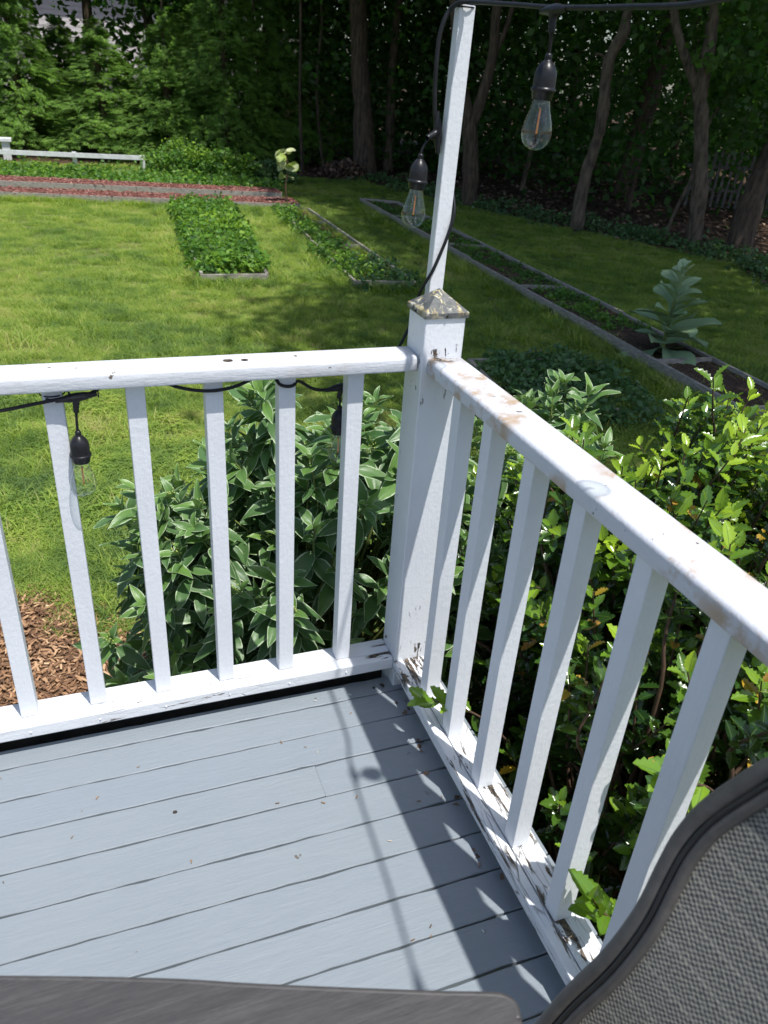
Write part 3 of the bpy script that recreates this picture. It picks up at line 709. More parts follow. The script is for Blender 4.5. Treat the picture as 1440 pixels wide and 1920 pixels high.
def make_tpl(kind, mat, n=9):
    tp = [leaf_template(kind, 100 + s) for s in range(n)]; ms = []
    for V, F, E in tp:
        me = np_mesh(kind + '_leaf', V, F, {'tone': np.zeros(len(V)), 'edge': E}); me.materials.append(mat); ms.append(me)
    return tp, ms
DT, DM = make_tpl('dogwood', M['dogwood']); HT, HM = make_tpl('holly', M['holly']); MT, MM = make_tpl('mullein', M['mullein'])

def shoots(base, tips, r, kind):
    """stems from base to tips; leaves along each stem's outer part. returns stems, P, dirs, ups, size, tone"""
    st = []; P = []; D = []; U = []; Z = []; T = []; buds = []
    base = np.array(base, float); cen_ = np.mean(tips, axis=0)
    for tip in tips:
        b = base + np.array([r.normal(0, 0.10), r.normal(0, 0.10), 0])
        out = tip - cen_; out[2] = abs(out[2]) * 0.6 + 0.15; out /= np.linalg.norm(out) + 1e-6
        mid = b * 0.45 + tip * 0.55 + np.array([0, 0, -0.05]) + r.normal(0, 0.03, 3)
        end_dir = (out * 0.5 + np.array([0, 0, 0.75]) + r.normal(0, 0.22, 3)); end_dir /= np.linalg.norm(end_dir)
        L = r.uniform(0.16, 0.30) if kind == 'dogwood' else r.uniform(0.18, 0.32)
        tail = tip - end_dir * L
        path = smooth_path([b, mid * 0.5 + tail * 0.5 if kind else mid, tail, tail + end_dir * L * 0.5, tip], 4)
        st.append((path, np.linspace(0.006 if kind == 'dogwood' else 0.007, 0.0016, len(path))))
        ax = end_dir; s1 = np.cross(ax, [0.3, 0.2, 1.0]); s1 /= np.linalg.norm(s1); s2 = np.cross(ax, s1)
        step = 0.034 if kind == 'dogwood' else 0.0135
        n = int(L / step); ph = r.uniform(0, 6.28)
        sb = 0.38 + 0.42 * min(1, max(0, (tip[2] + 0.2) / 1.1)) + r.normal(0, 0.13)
        for k in range(n + 1):
            pos = tip - ax * (k * step)
            top_ = k / max(n, 1)
            if kind == 'dogwood':
                angs = (ph + k * 1.57, ph + k * 1.57 + 3.1416)
                if k == 0: angs = (ph, ph + 1.57, ph + 3.14, ph + 4.71)
            else:
                angs = (ph + k * 2.4,)
            for a in angs:
                rad = s1 * math.cos(a) + s2 * math.sin(a)
                if kind == 'dogwood':
                    spread = 0.35 + 0.75 * min(1, k / 3.0) + r.uniform(-0.12, 0.2)
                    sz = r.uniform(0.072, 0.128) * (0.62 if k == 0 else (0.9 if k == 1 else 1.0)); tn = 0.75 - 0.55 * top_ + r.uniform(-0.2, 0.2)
                else:
                    spread = 0.55 + 0.55 * min(1, k / 4.0) + r.uniform(-0.15, 0.2)
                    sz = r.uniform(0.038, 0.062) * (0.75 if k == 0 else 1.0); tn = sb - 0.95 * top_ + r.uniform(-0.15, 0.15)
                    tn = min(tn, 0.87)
                    if r.random() < 0.018: tn = r.uniform(0.93, 1.0)
                d = ax * math.cos(spread) + rad * math.sin(spread)
                if kind == 'dogwood': d = d + np.array([0, 0, -0.45 * k / max(n, 1) - 0.1]) + r.normal(0, 0.16, 3)
                up = ax * math.sin(spread) - rad * math.cos(spread) + np.array([0, 0, 0.35]) + r.normal(0, 0.18, 3)
                P.append(pos + rad * 0.004); D.append(d); U.append(up); Z.append(sz); T.append(tn)
        if kind == 'dogwood' and r.random() < 0.45: buds.append(tip + ax * 0.02)
    return st, np.array(P), np.array(D), np.array(U), np.array(Z), np.clip(np.array(T), 0, 1), buds
def dome(n, c, rad, r, hollow=0.35, zmin=-9, cond=None):
    out = []
    while len(out) < n:
        v = r.normal(size=3); v /= np.linalg.norm(v); v[2] = abs(v[2]) * 1.0 if r.random() < 0.75 else v[2]
        p = np.array(c) + v * np.array(rad) * r.uniform(hollow, 1.0) ** 0.6
        if p[2] < zmin: continue
        if cond is not None and not cond(p): continue
        out.append(p)
    return np.array(out)
def shrub(name, label, cat, base, tips, kind, seed, nobj=300, stem='stem', group=None):
    r = np.random.default_rng(seed)
    e_ = tag(empty(name, (base[0], base[1], GZ)), label, cat, group)
    st, P, D, U, Z, T, buds = shoots(base, tips, r, kind)
    keep = np.ones(len(P), bool)
    # nothing grows through the deck or the rails
    tipP = P + D / np.linalg.norm(D, axis=1)[:, None] * Z[:, None] * 0.8
    for Q in (P, tipP):
        keep &= ~((Q[:, 0] < 0.140) & (Q[:, 1] < 0.14) & (Q[:, 2] > DZ - 0.2))
    P, D, U, Z, T = P[keep], D[keep], U[keep], Z[keep], T[keep]
    tubes('stems', st, M[stem], e_, 5)
    tp, ms, mt = (DT, DM, M['dogwood']) if kind == 'dogwood' else (HT, HM, M['holly'])
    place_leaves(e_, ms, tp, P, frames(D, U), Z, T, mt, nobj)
    if buds:
        bp = []
        for b in buds:
            for _ in range(16):
                bp.append(b + r.normal(0, 0.009, 3))
        bp = np.array(bp); n_ = len(bp)
        oct_v = np.array([(1, 0, 0), (-1, 0, 0), (0, 1, 0), (0, -1, 0), (0, 0, 1), (0, 0, -1)]) * 0.0034
        oct_f = np.array([(0, 2, 4), (2, 1, 4), (1, 3, 4), (3, 0, 4), (2, 0, 5), (1, 2, 5), (3, 1, 5), (0, 3, 5)])
        me_ = scatter_mesh('flower_buds', [(oct_v, oct_f, np.zeros(6))], bp, np.repeat(np.eye(3)[None], n_, 0), np.ones(n_), np.ones(n_))
        link('flower_buds', me_, M['bud'], e_)['kind'] = 'stuff'
    return e_
r1 = np.random.default_rng(21)
outside = lambda p: not (p[0] < 0.19 and p[1] < 0.20)
def dw_ok(p):
    if not outside(p): return False
    u, v, d = project(p)
    lim = 930 - (u - 170) * 0.75 if u < 450 else 725
    if u < 245 and 985 < v < 1165: return False
    if u < 330 and v < 985 and (int(p[0] * 1000) % 5) > 2: return False
    return u > 165 and v > lim + (10 if u < 760 else -40) and not (u < 205 and v > 1000)
tips = np.concatenate([dome(215, (0.02, 0.62, -0.35), (0.74, 0.58, 1.20), r1, 0.45, -0.55, dw_ok),
                       dome(46, (-0.42, 0.72, -0.20), (0.44, 0.40, 0.85), r1, 0.5, -0.5, dw_ok),
                       dome(16, (-0.62, 0.62, 0.15), (0.20, 0.25, 0.42), r1, 0.3, -0.3, dw_ok),
                       dome(34, (-0.50, 0.70, -0.45), (0.35, 0.45, 0.55), r1, 0.3, -0.65, dw_ok)])
shrub('dogwood_shrub', 'tall variegated dogwood shrub with cream-edged leaves, seen between the balusters left of the corner post', 'shrub', (-0.1, 0.72, GZ), tips, 'dogwood', 31, 300, 'stem_green')
def dw2_ok(p):
    if not outside(p): return False
    u, v, d = project(p)
    return (965 < u < 1215 and v > 705) or (890 < u < 966 and v > 800)
tips = dome(135, (0.66, 0.80, -0.25), (0.60, 0.55, 1.12), r1, 0.5, -0.55, dw2_ok)
shrub('dogwood_shrub', 'variegated dogwood shrub whose cream-edged tips rise past the right railing beside the holly', 'shrub', (0.65, 0.85, GZ), tips, 'dogwood', 32, 220, 'stem_green')
def holly_ok(p):
    if p[0] < 0.21: return False
    u, v, d = project(p)
    lim = 890 - (u - 1120) * 1.0 if u < 1330 else 675 + (u - 1330) * 0.45
    return v > max(lim, 675) + 22 if u > 1120 else v > 790
tips = np.concatenate([dome(330, (0.85, -0.05, -0.30), (0.62, 0.66, 1.34), r1, 0.5, -0.6, holly_ok), dome(60, (1.25, 0.1, 0.1), (0.5, 0.5, 0.75), r1, 0.5, -0.3, holly_ok), dome(210, (0.78, 0.05, 0.15), (0.55, 0.62, 0.80), r1, 0.3, -0.2, holly_ok)])
shrub('holly_bush', 'tallest holly bush beyond the right railing, lime new growth and a few yellow leaves', 'bush', (0.85, 0.0, GZ), tips, 'holly', 33, 300)
def holly2_ok(p):
    if p[0] < 0.20: return False
    u, v, d = project(p); return v > 985 or (u > 1350 and v > 925)
tips = np.concatenate([dome(270, (0.60, -0.60, -0.42), (0.46, 0.78, 1.28), r1, 0.4, -0.65, holly2_ok),
                       dome(40, (0.42, -0.15, -0.4), (0.24, 0.35, 0.6), r1, 0.4, -0.65, holly2_ok)])
shrub('holly_bush', 'lower dark holly bush pressed against the right balusters near the patio chair', 'bush', (0.6, -0.55, GZ), tips, 'holly', 34, 300)
# sprigs that poke through the right railing
def sprig(path, label, seed, n=9, sz=0.055):
    r = np.random.default_rng(seed); pth = smooth_path(path, 5)
    e_ = tag(empty('holly_sprig', tuple(path[0])), label, 'sprig', 'holly sprigs poking through the railing')
    tube('twig', pth, np.linspace(0.0035, 0.0013, len(pth)), M['stem'], e_, 6)
    P = []; D = []; U = []; Z = []; T = []; T_ = np.gradient(pth, axis=0); L = len(pth)
    for k in range(n):
        i = int(L * 0.45 + (L * 0.55 - 1) * k / (n - 1)); ax = T_[i] / np.linalg.norm(T_[i])
        a = k * 2.3; s1 = np.cross(ax, [0, 0, 1]); s1 /= np.linalg.norm(s1); s2 = np.cross(ax, s1)
        rad = s1 * math.cos(a) + s2 * math.sin(a); sp_ = 0.8 - 0.4 * k / n
        d = ax * math.cos(sp_) + rad * math.sin(sp_); P.append(pth[i]); D.append(d); U.append(np.array([-0.25, -0.3, 1.0]) + r.normal(0, 0.2, 3)); Z.append(sz * r.uniform(0.85, 1.15)); T.append(r.uniform(0.50, 0.74))
    place_leaves(e_, HM, HT, np.array(P), frames(np.array(D), np.array(U)), np.array(Z), np.array(T), M['holly'], 300)
sprig([(0.24, -0.26, 0.0), (0.14, -0.265, 0.12), (0.05, -0.262, 0.185), (-0.02, -0.245, 0.205)], 'holly sprig leaning in over the bottom board between the first two right balusters', 71, 10, 0.052)
sprig([(0.28, -0.86, 0.0), (0.18, -0.865, 0.14), (0.09, -0.87, 0.20), (0.045, -0.865, 0.265)], 'bright holly sprig poking through beside the patio chair', 72, 12, 0.060)
sprig([(0.40, -0.80, 0.28), (0.28, -0.84, 0.44), (0.18, -0.865, 0.52), (0.12, -0.87, 0.56)], 'sunlit holly sprig just above the patio chair back', 73, 12, 0.060)

# mulch chips
def inside(poly, P):
    x, y = P[:, 0], P[:, 1]; c_ = np.zeros(len(P), bool); n = len(poly)
    for i in range(n):
        x0, y0 = poly[i]; x1, y1 = poly[(i + 1) % n]
        c_ ^= ((y0 > y) != (y1 > y)) & (x < (x1 - x0) * (y - y0) / (y1 - y0 + 1e-12) + x0)
    return c_
def chips(name, P, lo, hi, mat, label=None, parent=None, lie=0.35, r=rng):
    n = len(P)
    V = np.array([(x, y, z) for z in (-0.5, 0.5) for x, y in ((-0.5, -0.4), (0.5, -0.5), (0.42, 0.5), (-0.45, 0.42))])
    F = np.array([(0, 3, 2, 1), (4, 5, 6, 7), (0, 1, 5, 4), (1, 2, 6, 5), (2, 3, 7, 6), (3, 0, 4, 7)])
    V = V * np.array([1.0, 0.26, 0.08])
    a = r.uniform(0, 6.28, n); d = np.stack([np.cos(a), np.sin(a), r.normal(0, lie * 0.6, n)], 1)
    up = np.stack([r.normal(0, lie, n), r.normal(0, lie, n), np.ones(n)], 1)
    R = frames(d, up)[:, :, [1, 0, 2]]
    me = scatter_mesh(name, [(V, F, np.zeros(8))], P, R, r.uniform(lo, hi, n) ** 1.0, r.beta(1.6, 1.8, n))
    me.polygons.foreach_set('use_smooth', [False] * len(me.polygons))
    o = link(name, me, mat, parent); o['kind'] = 'stuff'
    if label: o['label'] = label; o['category'] = 'mulch'
    return o
n = 20000
P = np.stack([rng.uniform(-1.75, 0.5, n), rng.uniform(0.15, 2.05, n), GZ + 0.008 + rng.uniform(0, 0.018, n)], 1)
mb = [(-2.2, -0.4), (1.5, -0.4), (1.45, 1.25), (0.2, 1.3), (-0.5, 1.58), (-0.72, 1.74), (-0.95, 1.88), (-1.10, 2.03), (-1.35, 1.95), (-1.7, 1.83), (-2.2, 1.88)]
chips('wood_chips', P[inside(mb, P)], 0.010, 0.046, M['chip'], 'loose brown wood chips on the ground beyond the left balusters')

# ------------------------------------------------------------------ garden beds
def bed(label, quad, zt, h, soil, cross=(), group='timber-edged garden beds', th=0.04, seed=0, zs=None, skip=()):
    """quad: near-left, near-right, far-right, far-left"""
    q = [Vector((x, y, 0)) for x, y in quad]; e_ = tag(empty('garden_bed', (q[0].x, q[0].y, GZ)), label, 'garden bed', group)
    r = random.Random(seed)
    zs = zt - 0.05 if zs is None else zs
    bm = bmesh.new(); bm.faces.new([bm.verts.new((v.x, v.y, zs)) for v in q])
    bmesh.ops.subdivide_edges(bm, edges=bm.edges[:], cuts=12, use_grid_fill=True)
    for v in bm.verts: v.co.z += r.uniform(-0.015, 0.02)
    bm_obj('bed_soil', bm, M[soil], e_)
    for k in range(4):
        if k in skip: continue
        a, b = q[k], q[(k + 1) % 4]; L = (b - a).length; nseg = max(1, round(L / 2.6))
        for s in range(nseg):
            p0 = a.lerp(b, s / nseg); p1 = a.lerp(b, (s + 1) / nseg); dd = (p1 - p0).normalized() * 0.004
            zo = r.uniform(-0.012, 0.008)
            bm = bmesh.new(); bm_beam(bm, p0 + dd + Vector((0, 0, zt - h / 2 + zo)), p1 - dd + Vector((0, 0, zt - h / 2 + zo + r.uniform(-0.008, 0.008))), th * r.uniform(0.9, 1.0), h, 0.004)
            bm_obj('board', bm, M['old_board'], e_)
    for t in cross:
        p0 = q[0].lerp(q[3], t); p1 = q[1].lerp(q[2], t); d = (p1 - p0).normalized() * (th * 0.6)
        bm = bmesh.new(); bm_beam(bm, p0 + d + Vector((0, 0, zt - 0.045)), p1 - d + Vector((0, 0, zt - 0.045)), th * 0.8, 0.08, 0.003)
        bm_obj('board', bm, M['old_board'], e_)
    return e_
def in_quad(n, quad, r):
    u, v = r.uniform(0, 1, n), r.uniform(0, 1, n); q = np.array(quad)
    return ((1-u)*(1-v))[:, None]*q[0] + (u*(1-v))[:, None]*q[1] + (u*v)[:, None]*q[2] + ((1-u)*v)[:, None]*q[3]
def bed_plants(name, label, quad, z0, hmax, n, size, mat, tonef=None, seed=0, grow=0.0, clumps=60, spread=0.12):
    r = np.random.default_rng(seed); q = np.array(quad, float); c_ = q.mean(0); q = c_ + (q - c_) * (1 + grow)
    cl = in_quad(clumps, q, r); hh = r.uniform(0.45, 1.0, clumps) * hmax; tt = r.uniform(0.1, 0.8, clumps)
    k = r.integers(0, clumps, n)
    v = r.normal(size=(n, 3)); v /= np.linalg.norm(v, axis=1)[:, None]; v[:, 2] = np.abs(v[:, 2])
    rad = r.uniform(0.3, 1, n)[:, None]
    P = np.concatenate([cl[k], np.zeros((n, 1))], 1) + v * rad * np.stack([np.full(n, spread), np.full(n, spread), hh[k]], 1)
    P[:, 2] += z0
    t = tt[k] + r.normal(0, 0.15, n)
    if tonef is not None: t = t + tonef(P)
    o = leaf_cloud(name, P, size, M[mat], None, 1.1, t, 0.5, r)
    tag(o, label, 'plants', None, 'stuff'); return o
QA = [(0.66, 8.22), (1.46, 8.2), (1.98, 13.55), (0.98, 13.75)]
bed('low timber bed overflowing with leafy strawberry plants, nearest its end board in the sunlit lawn', QA, -0.68, 0.13, 'bed_soil', seed=1, skip=())
bed_plants('strawberry_plants', 'dense low strawberry leaves overflowing the sunlit garden bed', [(0.68, 8.46), (1.46, 8.44), (1.96, 13.5), (0.98, 13.7)], -0.72, 0.30, 26000, 0.072, 'plant', lambda P: 0.45 * np.exp(-((P[:, 0] - 1.25) ** 2 + (P[:, 1] - 11.4) ** 2) / 0.35), 5, 0.02, 260, 0.16)
QB = [(2.50, 7.82), (3.25, 7.72), (3.42, 13.5), (2.85, 13.65)]
bed('half-overgrown narrow timber bed in the middle of the lawn, open soil at its right edge', QB, -0.70, 0.11, 'bed_soil', (0.41, 0.75), seed=2, skip=())
bed_plants('bed_weeds', 'bright green weeds along the left edge of the middle garden bed', [(2.40, 8.1), (2.95, 8.0), (3.05, 13.4), (2.75, 13.5)], -0.76, 0.22, 5200, 0.06, 'plant', lambda P: 0.25 * np.sin(P[:, 1] * 1.7), 6, 0.05, 110, 0.13)
bed_plants('bed_weeds', 'darker straggling weeds at the near end of the middle garden bed', [(2.45, 7.7), (3.35, 7.6), (3.35, 8.9), (2.7, 9.0)], -0.78, 0.24, 2200, 0.06, 'darkplant', None, 66, 0.05, 40, 0.14)
QC = [(4.33, 3.1), (5.02, 3.1), (5.52, 14.3), (4.86, 14.7)]
bed('long shaded timber bed on the right with a mullein at its near end', QC, -0.665, 0.15, 'bed_soil', (0.108, 0.365, 0.60, 0.82), seed=3)
bed_plants('ground_cover', 'low creeping green plants in the long shaded garden bed', [(4.5, 5.2), (5.1, 5.2), (5.45, 14.0), (4.95, 14.3)], -0.72, 0.10, 9000, 0.045, 'plant', lambda P: -0.15 + 0.2 * np.sin(P[:, 1] * 1.3), 7, 0.0, 240, 0.12)
QD = [(2.45, 3.45), (3.30, 3.35), (3.48, 4.62), (2.60, 4.75)]
bed('small collapsing timber bed smothered in dark green groundcover, just beyond the right railing', QD, -0.70, 0.12, 'bed_soil', seed=4, skip=(1,))
bed_plants('ground_cover', 'dark green strawberry leaves smothering the small bed beyond the corner post', [(2.55, 3.3), (3.6, 3.2), (3.8, 4.7), (2.7, 4.8)], -0.74, 0.16, 5200, 0.06, 'darkplant', None, 8, 0.08, 110, 0.16)
QE = [(-5.0, 15.15), (3.3, 13.68), (3.36, 14.45), (-5.0, 15.72)]
bed('front one of the two long red-mulched beds across the back of the lawn', QE, -0.66, 0.13, 'red_mulch', (0,), seed=5, zs=-0.675)
QF = [(-5.0, 16.05), (3.2, 14.72), (3.2, 15.35), (-5.0, 16.85)]
bed('rear and higher of the two long red-mulched beds across the back of the lawn', QF, -0.60, 0.16, 'red_mulch', (), seed=6, zs=-0.615)
for q, z, lb in ((QE, -0.672, 'red mulch chips in the front long bed'), (QF, -0.612, 'red mulch chips in the rear long bed')):
    p = in_quad(5000, q, rng); P = np.concatenate([p, z + rng.uniform(0, 0.02, (5000, 1))], 1)
    chips('red_mulch_chips', P, 0.04, 0.09, M['red_chip'], lb)
bed_plants('weed_strip', 'strip of bright leafy weeds behind the rear red-mulched bed', [(-6, 17.2), (3.4, 15.6), (3.6, 17.6), (-6, 20.4)], GZ, 0.34, 22000, 0.09, 'plant', None, 9, 0.0, 420, 0.30)

# mullein
def mullein():
    e_ = tag(empty('mullein_plant', (4.72, 4.66, -0.72)), 'grey-green mullein with broad woolly leaves and leafy spire in the shaded bed', 'plant')
    r = np.random.default_rng(77); P = []; D = []; U = []; Z = []; T = []
    bx, by, bz = 4.72, 4.66, -0.72; H = 0.86
    tube('stem', [(bx, by, bz), (bx + 0.01, by, bz + H * 0.5), (bx + 0.02, by + 0.01, bz + H * 0.93)], [0.022, 0.018, 0.009], M['stem_green'], e_, 8)
    nl = 36
    for k in range(nl):
        t = k / (nl - 1); a = k * 2.399 + 0.4 + r.normal(0, 0.35)
        z = bz + 0.03 + (H - 0.04) * t ** 1.15; el = 0.10 + 0.95 * t ** 0.75 + r.normal(0, 0.16)
        rad = np.array([math.cos(a), math.sin(a), 0]); d = rad * math.cos(el) + np.array([0, 0, math.sin(el)])
        sz = (0.44 * (1 - t) ** 0.8 + 0.09) * r.uniform(0.72, 1.2)
        P.append((bx + 0.02 * t, by + 0.01 * t, z)); D.append(d); U.append(np.array([0, 0, 1.0]) - rad * 0.4 * t + r.normal(0, 0.1, 3)); Z.append(sz); T.append(0.35 + 0.5 * t + r.uniform(-0.15, 0.15))
    place_leaves(e_, MM, MT, np.array(P), frames(np.array(D), np.array(U)), np.array(Z), np.clip(T, 0, 1), M['mullein'], 300)
mullein()
# sapling with big pale leaves by the back bed
e_ = tag(empty('sapling', (3.12, 13.95, -0.66)), 'young sapling with a few big pale leaves at the right end of the red-mulched beds', 'sapling')
tube('stem', smooth_path([(3.12, 13.95, -0.66), (3.10, 13.95, -0.35), (3.16, 13.95, -0.05), (3.06, 13.95, 0.22)], 5), [0.016]*5 + [0.012]*5 + [0.008]*6, M['stem'], e_, 6)
rs = np.random.default_rng(4); pz = rs.uniform(-0.28, 0.25, 16); aa = rs.uniform(0, 6.28, 16)
P = np.stack([3.10 + 0 * pz, 13.95 + 0 * pz, pz], 1); D = np.stack([np.cos(aa), np.sin(aa) * 0.7, rs.uniform(-0.5, 0.4, 16)], 1)
SM = []
for V_, F_, E_ in MT:
    V2 = V_ * np.array([1.25, 1, 1]); me = np_mesh('sapling_leaf', V2, F_, {'tone': rs.uniform(0.2, 1) * np.ones(len(V2)), 'edge': E_}); me.materials.append(M['sapling']); SM.append(me)
R_ = frames(D, rand_dirs(16, rs, 1.0))
for i in range(16):
    o = bpy.data.objects.new('leaf', SM[i % 5]); COL.objects.link(o); o.parent = e_; o.matrix_parent_inverse = Matrix.Translation(-Vector(e_.location))
    s_ = rs.uniform(0.16, 0.27); o.matrix_basis = Matrix([list(R_[i][k] * s_) + [P[i][k]] for k in range(3)] + [[0, 0, 0, 1]])

# ------------------------------------------------------------------ white fence at the back left
fn = tag(empty('fence', (-2.05, 20.8, GZ)), 'low white rail fence with one capped post at the far left', 'fence')
box('post', -2.15, -1.97, 20.80, 20.98, GZ, -0.40, M['fence_white'], fn, 0.01)
box('post_cap', -2.20, -1.92, 20.75, 21.03, -0.40, -0.31, M['fence_white'], fn, 0.02)
bm = bmesh.new(); bm_beam(bm, (-6.0, 21.0, -0.60), (1.0, 19.68, -0.54), 0.05, 0.10, 0.004); bm_obj('rail', bm, M['fence_white'], fn)
for x, y in ((-0.55, 20.02), (0.99, 19.74), (-4.5, 20.78)): box('post', x - 0.05, x + 0.05, y, y + 0.08, GZ, -0.49, M['fence_white'], fn, 0.004)

# ------------------------------------------------------------------ grass (geometry nodes on scattered points)
def tuft(name, nbl, rad, h0, h1, r, clover=0):
    V = []; F = []; T = []; o = 0
    for k in range(nbl):
        a = r.uniform(0, 6.28); rr = rad * math.sqrt(r.random()); x, y = rr * math.cos(a), rr * math.sin(a)
        h = r.uniform(h0, h1); lean = r.uniform(0.4, 2.3) * h; la = r.uniform(0, 6.28); wd = r.uniform(0.0011, 0.0021)
        dx, dy = math.cos(la), math.sin(la); px_, py_ = -dy * wd, dx * wd; t = float(np.clip(r.normal(0.45, 0.22), 0, 1))
        if r.random() < 0.07: t = 1.0
        V += [(x - px_, y - py_, 0), (x + px_, y + py_, 0), (x + dx*lean*0.35 + px_*0.8, y + dy*lean*0.35 + py_*0.8, h * 0.6), (x + dx*lean*0.35 - px_*0.8, y + dy*lean*0.35 - py_*0.8, h * 0.6),
              (x + dx*lean, y + dy*lean, h), (x + dx*lean, y + dy*lean, h)]
        F += [(o, o+1, o+2, o+3), (o+3, o+2, o+4, o+5)]; T += [t] * 6; o += 6
    for k in range(clover):
        a = r.uniform(0, 6.28); rr = rad * math.sqrt(r.random()); x, y = rr * math.cos(a), rr * math.sin(a); z = r.uniform(0.015, 0.035)
        for m in range(3):
            b = m * 2.094 + r.uniform(0, 1); c_, s_ = math.cos(b), math.sin(b); L = 0.011
            V += [(x, y, z), (x + L*(c_*0.7 - s_*0.45), y + L*(s_*0.7 + c_*0.45), z + 0.002), (x + L*1.15*c_, y + L*1.15*s_, z), (x + L*(c_*0.7 + s_*0.45), y + L*(s_*0.7 - c_*0.45), z + 0.002)]
            F.append((o, o+1, o+2, o+3)); T += [0.35 + 0.15 * r.random()] * 4; o += 4
    me = np_mesh(name, V, F, {'tone': T}); me.materials.append(M['grass'])
    return bpy.data.objects.new(name, me)
rg = np.random.default_rng(8)
tufts = [tuft('grass_tuft', 150, 0.12, 0.025, 0.060, rg) for _ in range(4)] + [tuft('clover_tuft', 70, 0.12, 0.018, 0.045, rg, 60)]
def scatter_gn(name, P, scale, which, tufts_, label, lawn=True):
    me = bpy.data.meshes.new(name); me.vertices.add(len(P)); me.vertices.foreach_set('co', P.astype(np.float32).ravel())
    for nm, a, ty in (('s', scale, 'FLOAT'), ('rz', rg.uniform(0, 6.28, len(P)), 'FLOAT'), ('w', which, 'INT')):
        at = me.attributes.new(nm, ty, 'POINT'); at.data.foreach_set('value', a.astype(np.int32 if ty == 'INT' else np.float32))
    o = bpy.data.objects.new(name, me); COL.objects.link(o)
    ng = bpy.data.node_groups.new(name, 'GeometryNodeTree')
    ng.interface.new_socket('Geometry', in_out='INPUT', socket_type='NodeSocketGeometry'); ng.interface.new_socket('Geometry', in_out='OUTPUT', socket_type='NodeSocketGeometry')
    gi = ng.nodes.new('NodeGroupInput'); go = ng.nodes.new('NodeGroupOutput')
    join = ng.nodes.new('GeometryNodeJoinGeometry')
    def na(nm, dt):
        a = ng.nodes.new('GeometryNodeInputNamedAttribute'); a.data_type = dt; a.inputs[0].default_value = nm; return a.outputs[0]
    cx = ng.nodes.new('ShaderNodeCombineXYZ'); ng.links.new(na('rz', 'FLOAT'), cx.inputs[2])
    er = ng.nodes.new('FunctionNodeEulerToRotation'); ng.links.new(cx.outputs[0], er.inputs[0])
    for k, t in enumerate(tufts_):
        oi = ng.nodes.new('GeometryNodeObjectInfo'); oi.inputs[0].default_value = t
        cmp_ = ng.nodes.new('FunctionNodeCompare'); cmp_.data_type = 'INT'; cmp_.operation = 'EQUAL'
        ng.links.new(na('w', 'INT'), cmp_.inputs[2]); cmp_.inputs[3].default_value = k
        ip = ng.nodes.new('GeometryNodeInstanceOnPoints')
        ng.links.new(gi.outputs[0], ip.inputs['Points']); ng.links.new(cmp_.outputs[0], ip.inputs['Selection'])
        ng.links.new(oi.outputs['Geometry'], ip.inputs['Instance']); ng.links.new(er.outputs[0], ip.inputs['Rotation'])
        ng.links.new(na('s', 'FLOAT'), ip.inputs['Scale']); ng.links.new(ip.outputs[0], join.inputs[0])
    ng.links.new(join.outputs[0], go.inputs[0])
    md = o.modifiers.new('scatter', 'NODES'); md.node_group = ng
    tag(o, label, 'grass', None, 'stuff'); return o
def grass_points():
    out = []
    for (y0, y1, dens) in ((1.2, 5, 150), (5, 9, 95), (9, 14, 60), (14, 21, 38)):
        A = (y1 - y0) * 20; n = int(A * dens); p = np.stack([rng.uniform(-8, 12, n), rng.uniform(y0, y1, n)], 1); out.append(p)
    p = np.concatenate(out)
    P3_ = np.concatenate([p, np.full((len(p), 1), GZ)], 1)
    ok = inside(LAWN, p) & in_view(P3_, 130)
    for q in (QA, QB, QC, QE, QF, QD): ok &= ~inside(q, p)
    # lawn gives way raggedly to the mulch
    edge_ = [(-2.4, -0.4), (1.5, -0.4), (1.45, 1.15), (0.2, 1.2), (-0.5, 1.45), (-0.72, 1.62), (-0.95, 1.78), (-1.10, 1.92), (-1.35, 1.84), (-1.7, 1.73), (-2.4, 1.75)]
    ok &= ~inside(edge_, p + rng.normal(0, 0.05, p.shape))
    return P3_[ok]
GP = grass_points(); n = len(GP)
patch = 0.5 + 0.5 * np.sin(GP[:, 0] * 1.9 + 1.3 * np.sin(GP[:, 1] * 1.1)) * np.sin(GP[:, 1] * 1.7 + 0.8 * np.sin(GP[:, 0] * 2.3))
which = rng.integers(0, 4, n); clo = (rng.random(n) < np.where(GP[:, 1] < 5.5, 0.55, 0.2) * patch * 1.3); which[clo] = 4
scatter_gn('lawn_grass', GP, rng.uniform(0.7, 1.15, n) * (0.85 + 0.3 * patch) * np.where(rng.random(n) < 0.05, 1.6, 1.0), which, tufts, 'mown lawn grass with clover around the garden beds')
# longer grass against the bed boards
ed = []
for q in (QA, QB, QC, QD, QE):
    for k in range(4):
        a, b = np.array(q[k]), np.array(q[(k + 1) % 4]); L = np.linalg.norm(b - a); m = int(L * 15)
        t = rng.random(m)[:, None]; nrm = np.array([(b - a)[1], -(b - a)[0]]) / L; ed.append(a + (b - a) * t + nrm * rng.uniform(0.05, 0.13, m)[:, None])
ed = np.concatenate(ed); EP = np.concatenate([ed, np.full((len(ed), 1), GZ)], 1); EP = EP[in_view(EP, 60)]
scatter_gn('edge_grass', EP, rng.uniform(1.3, 2.5, len(EP)), rng.integers(0, 4, len(EP)), tufts, 'longer unmown grass along the boards of the beds')

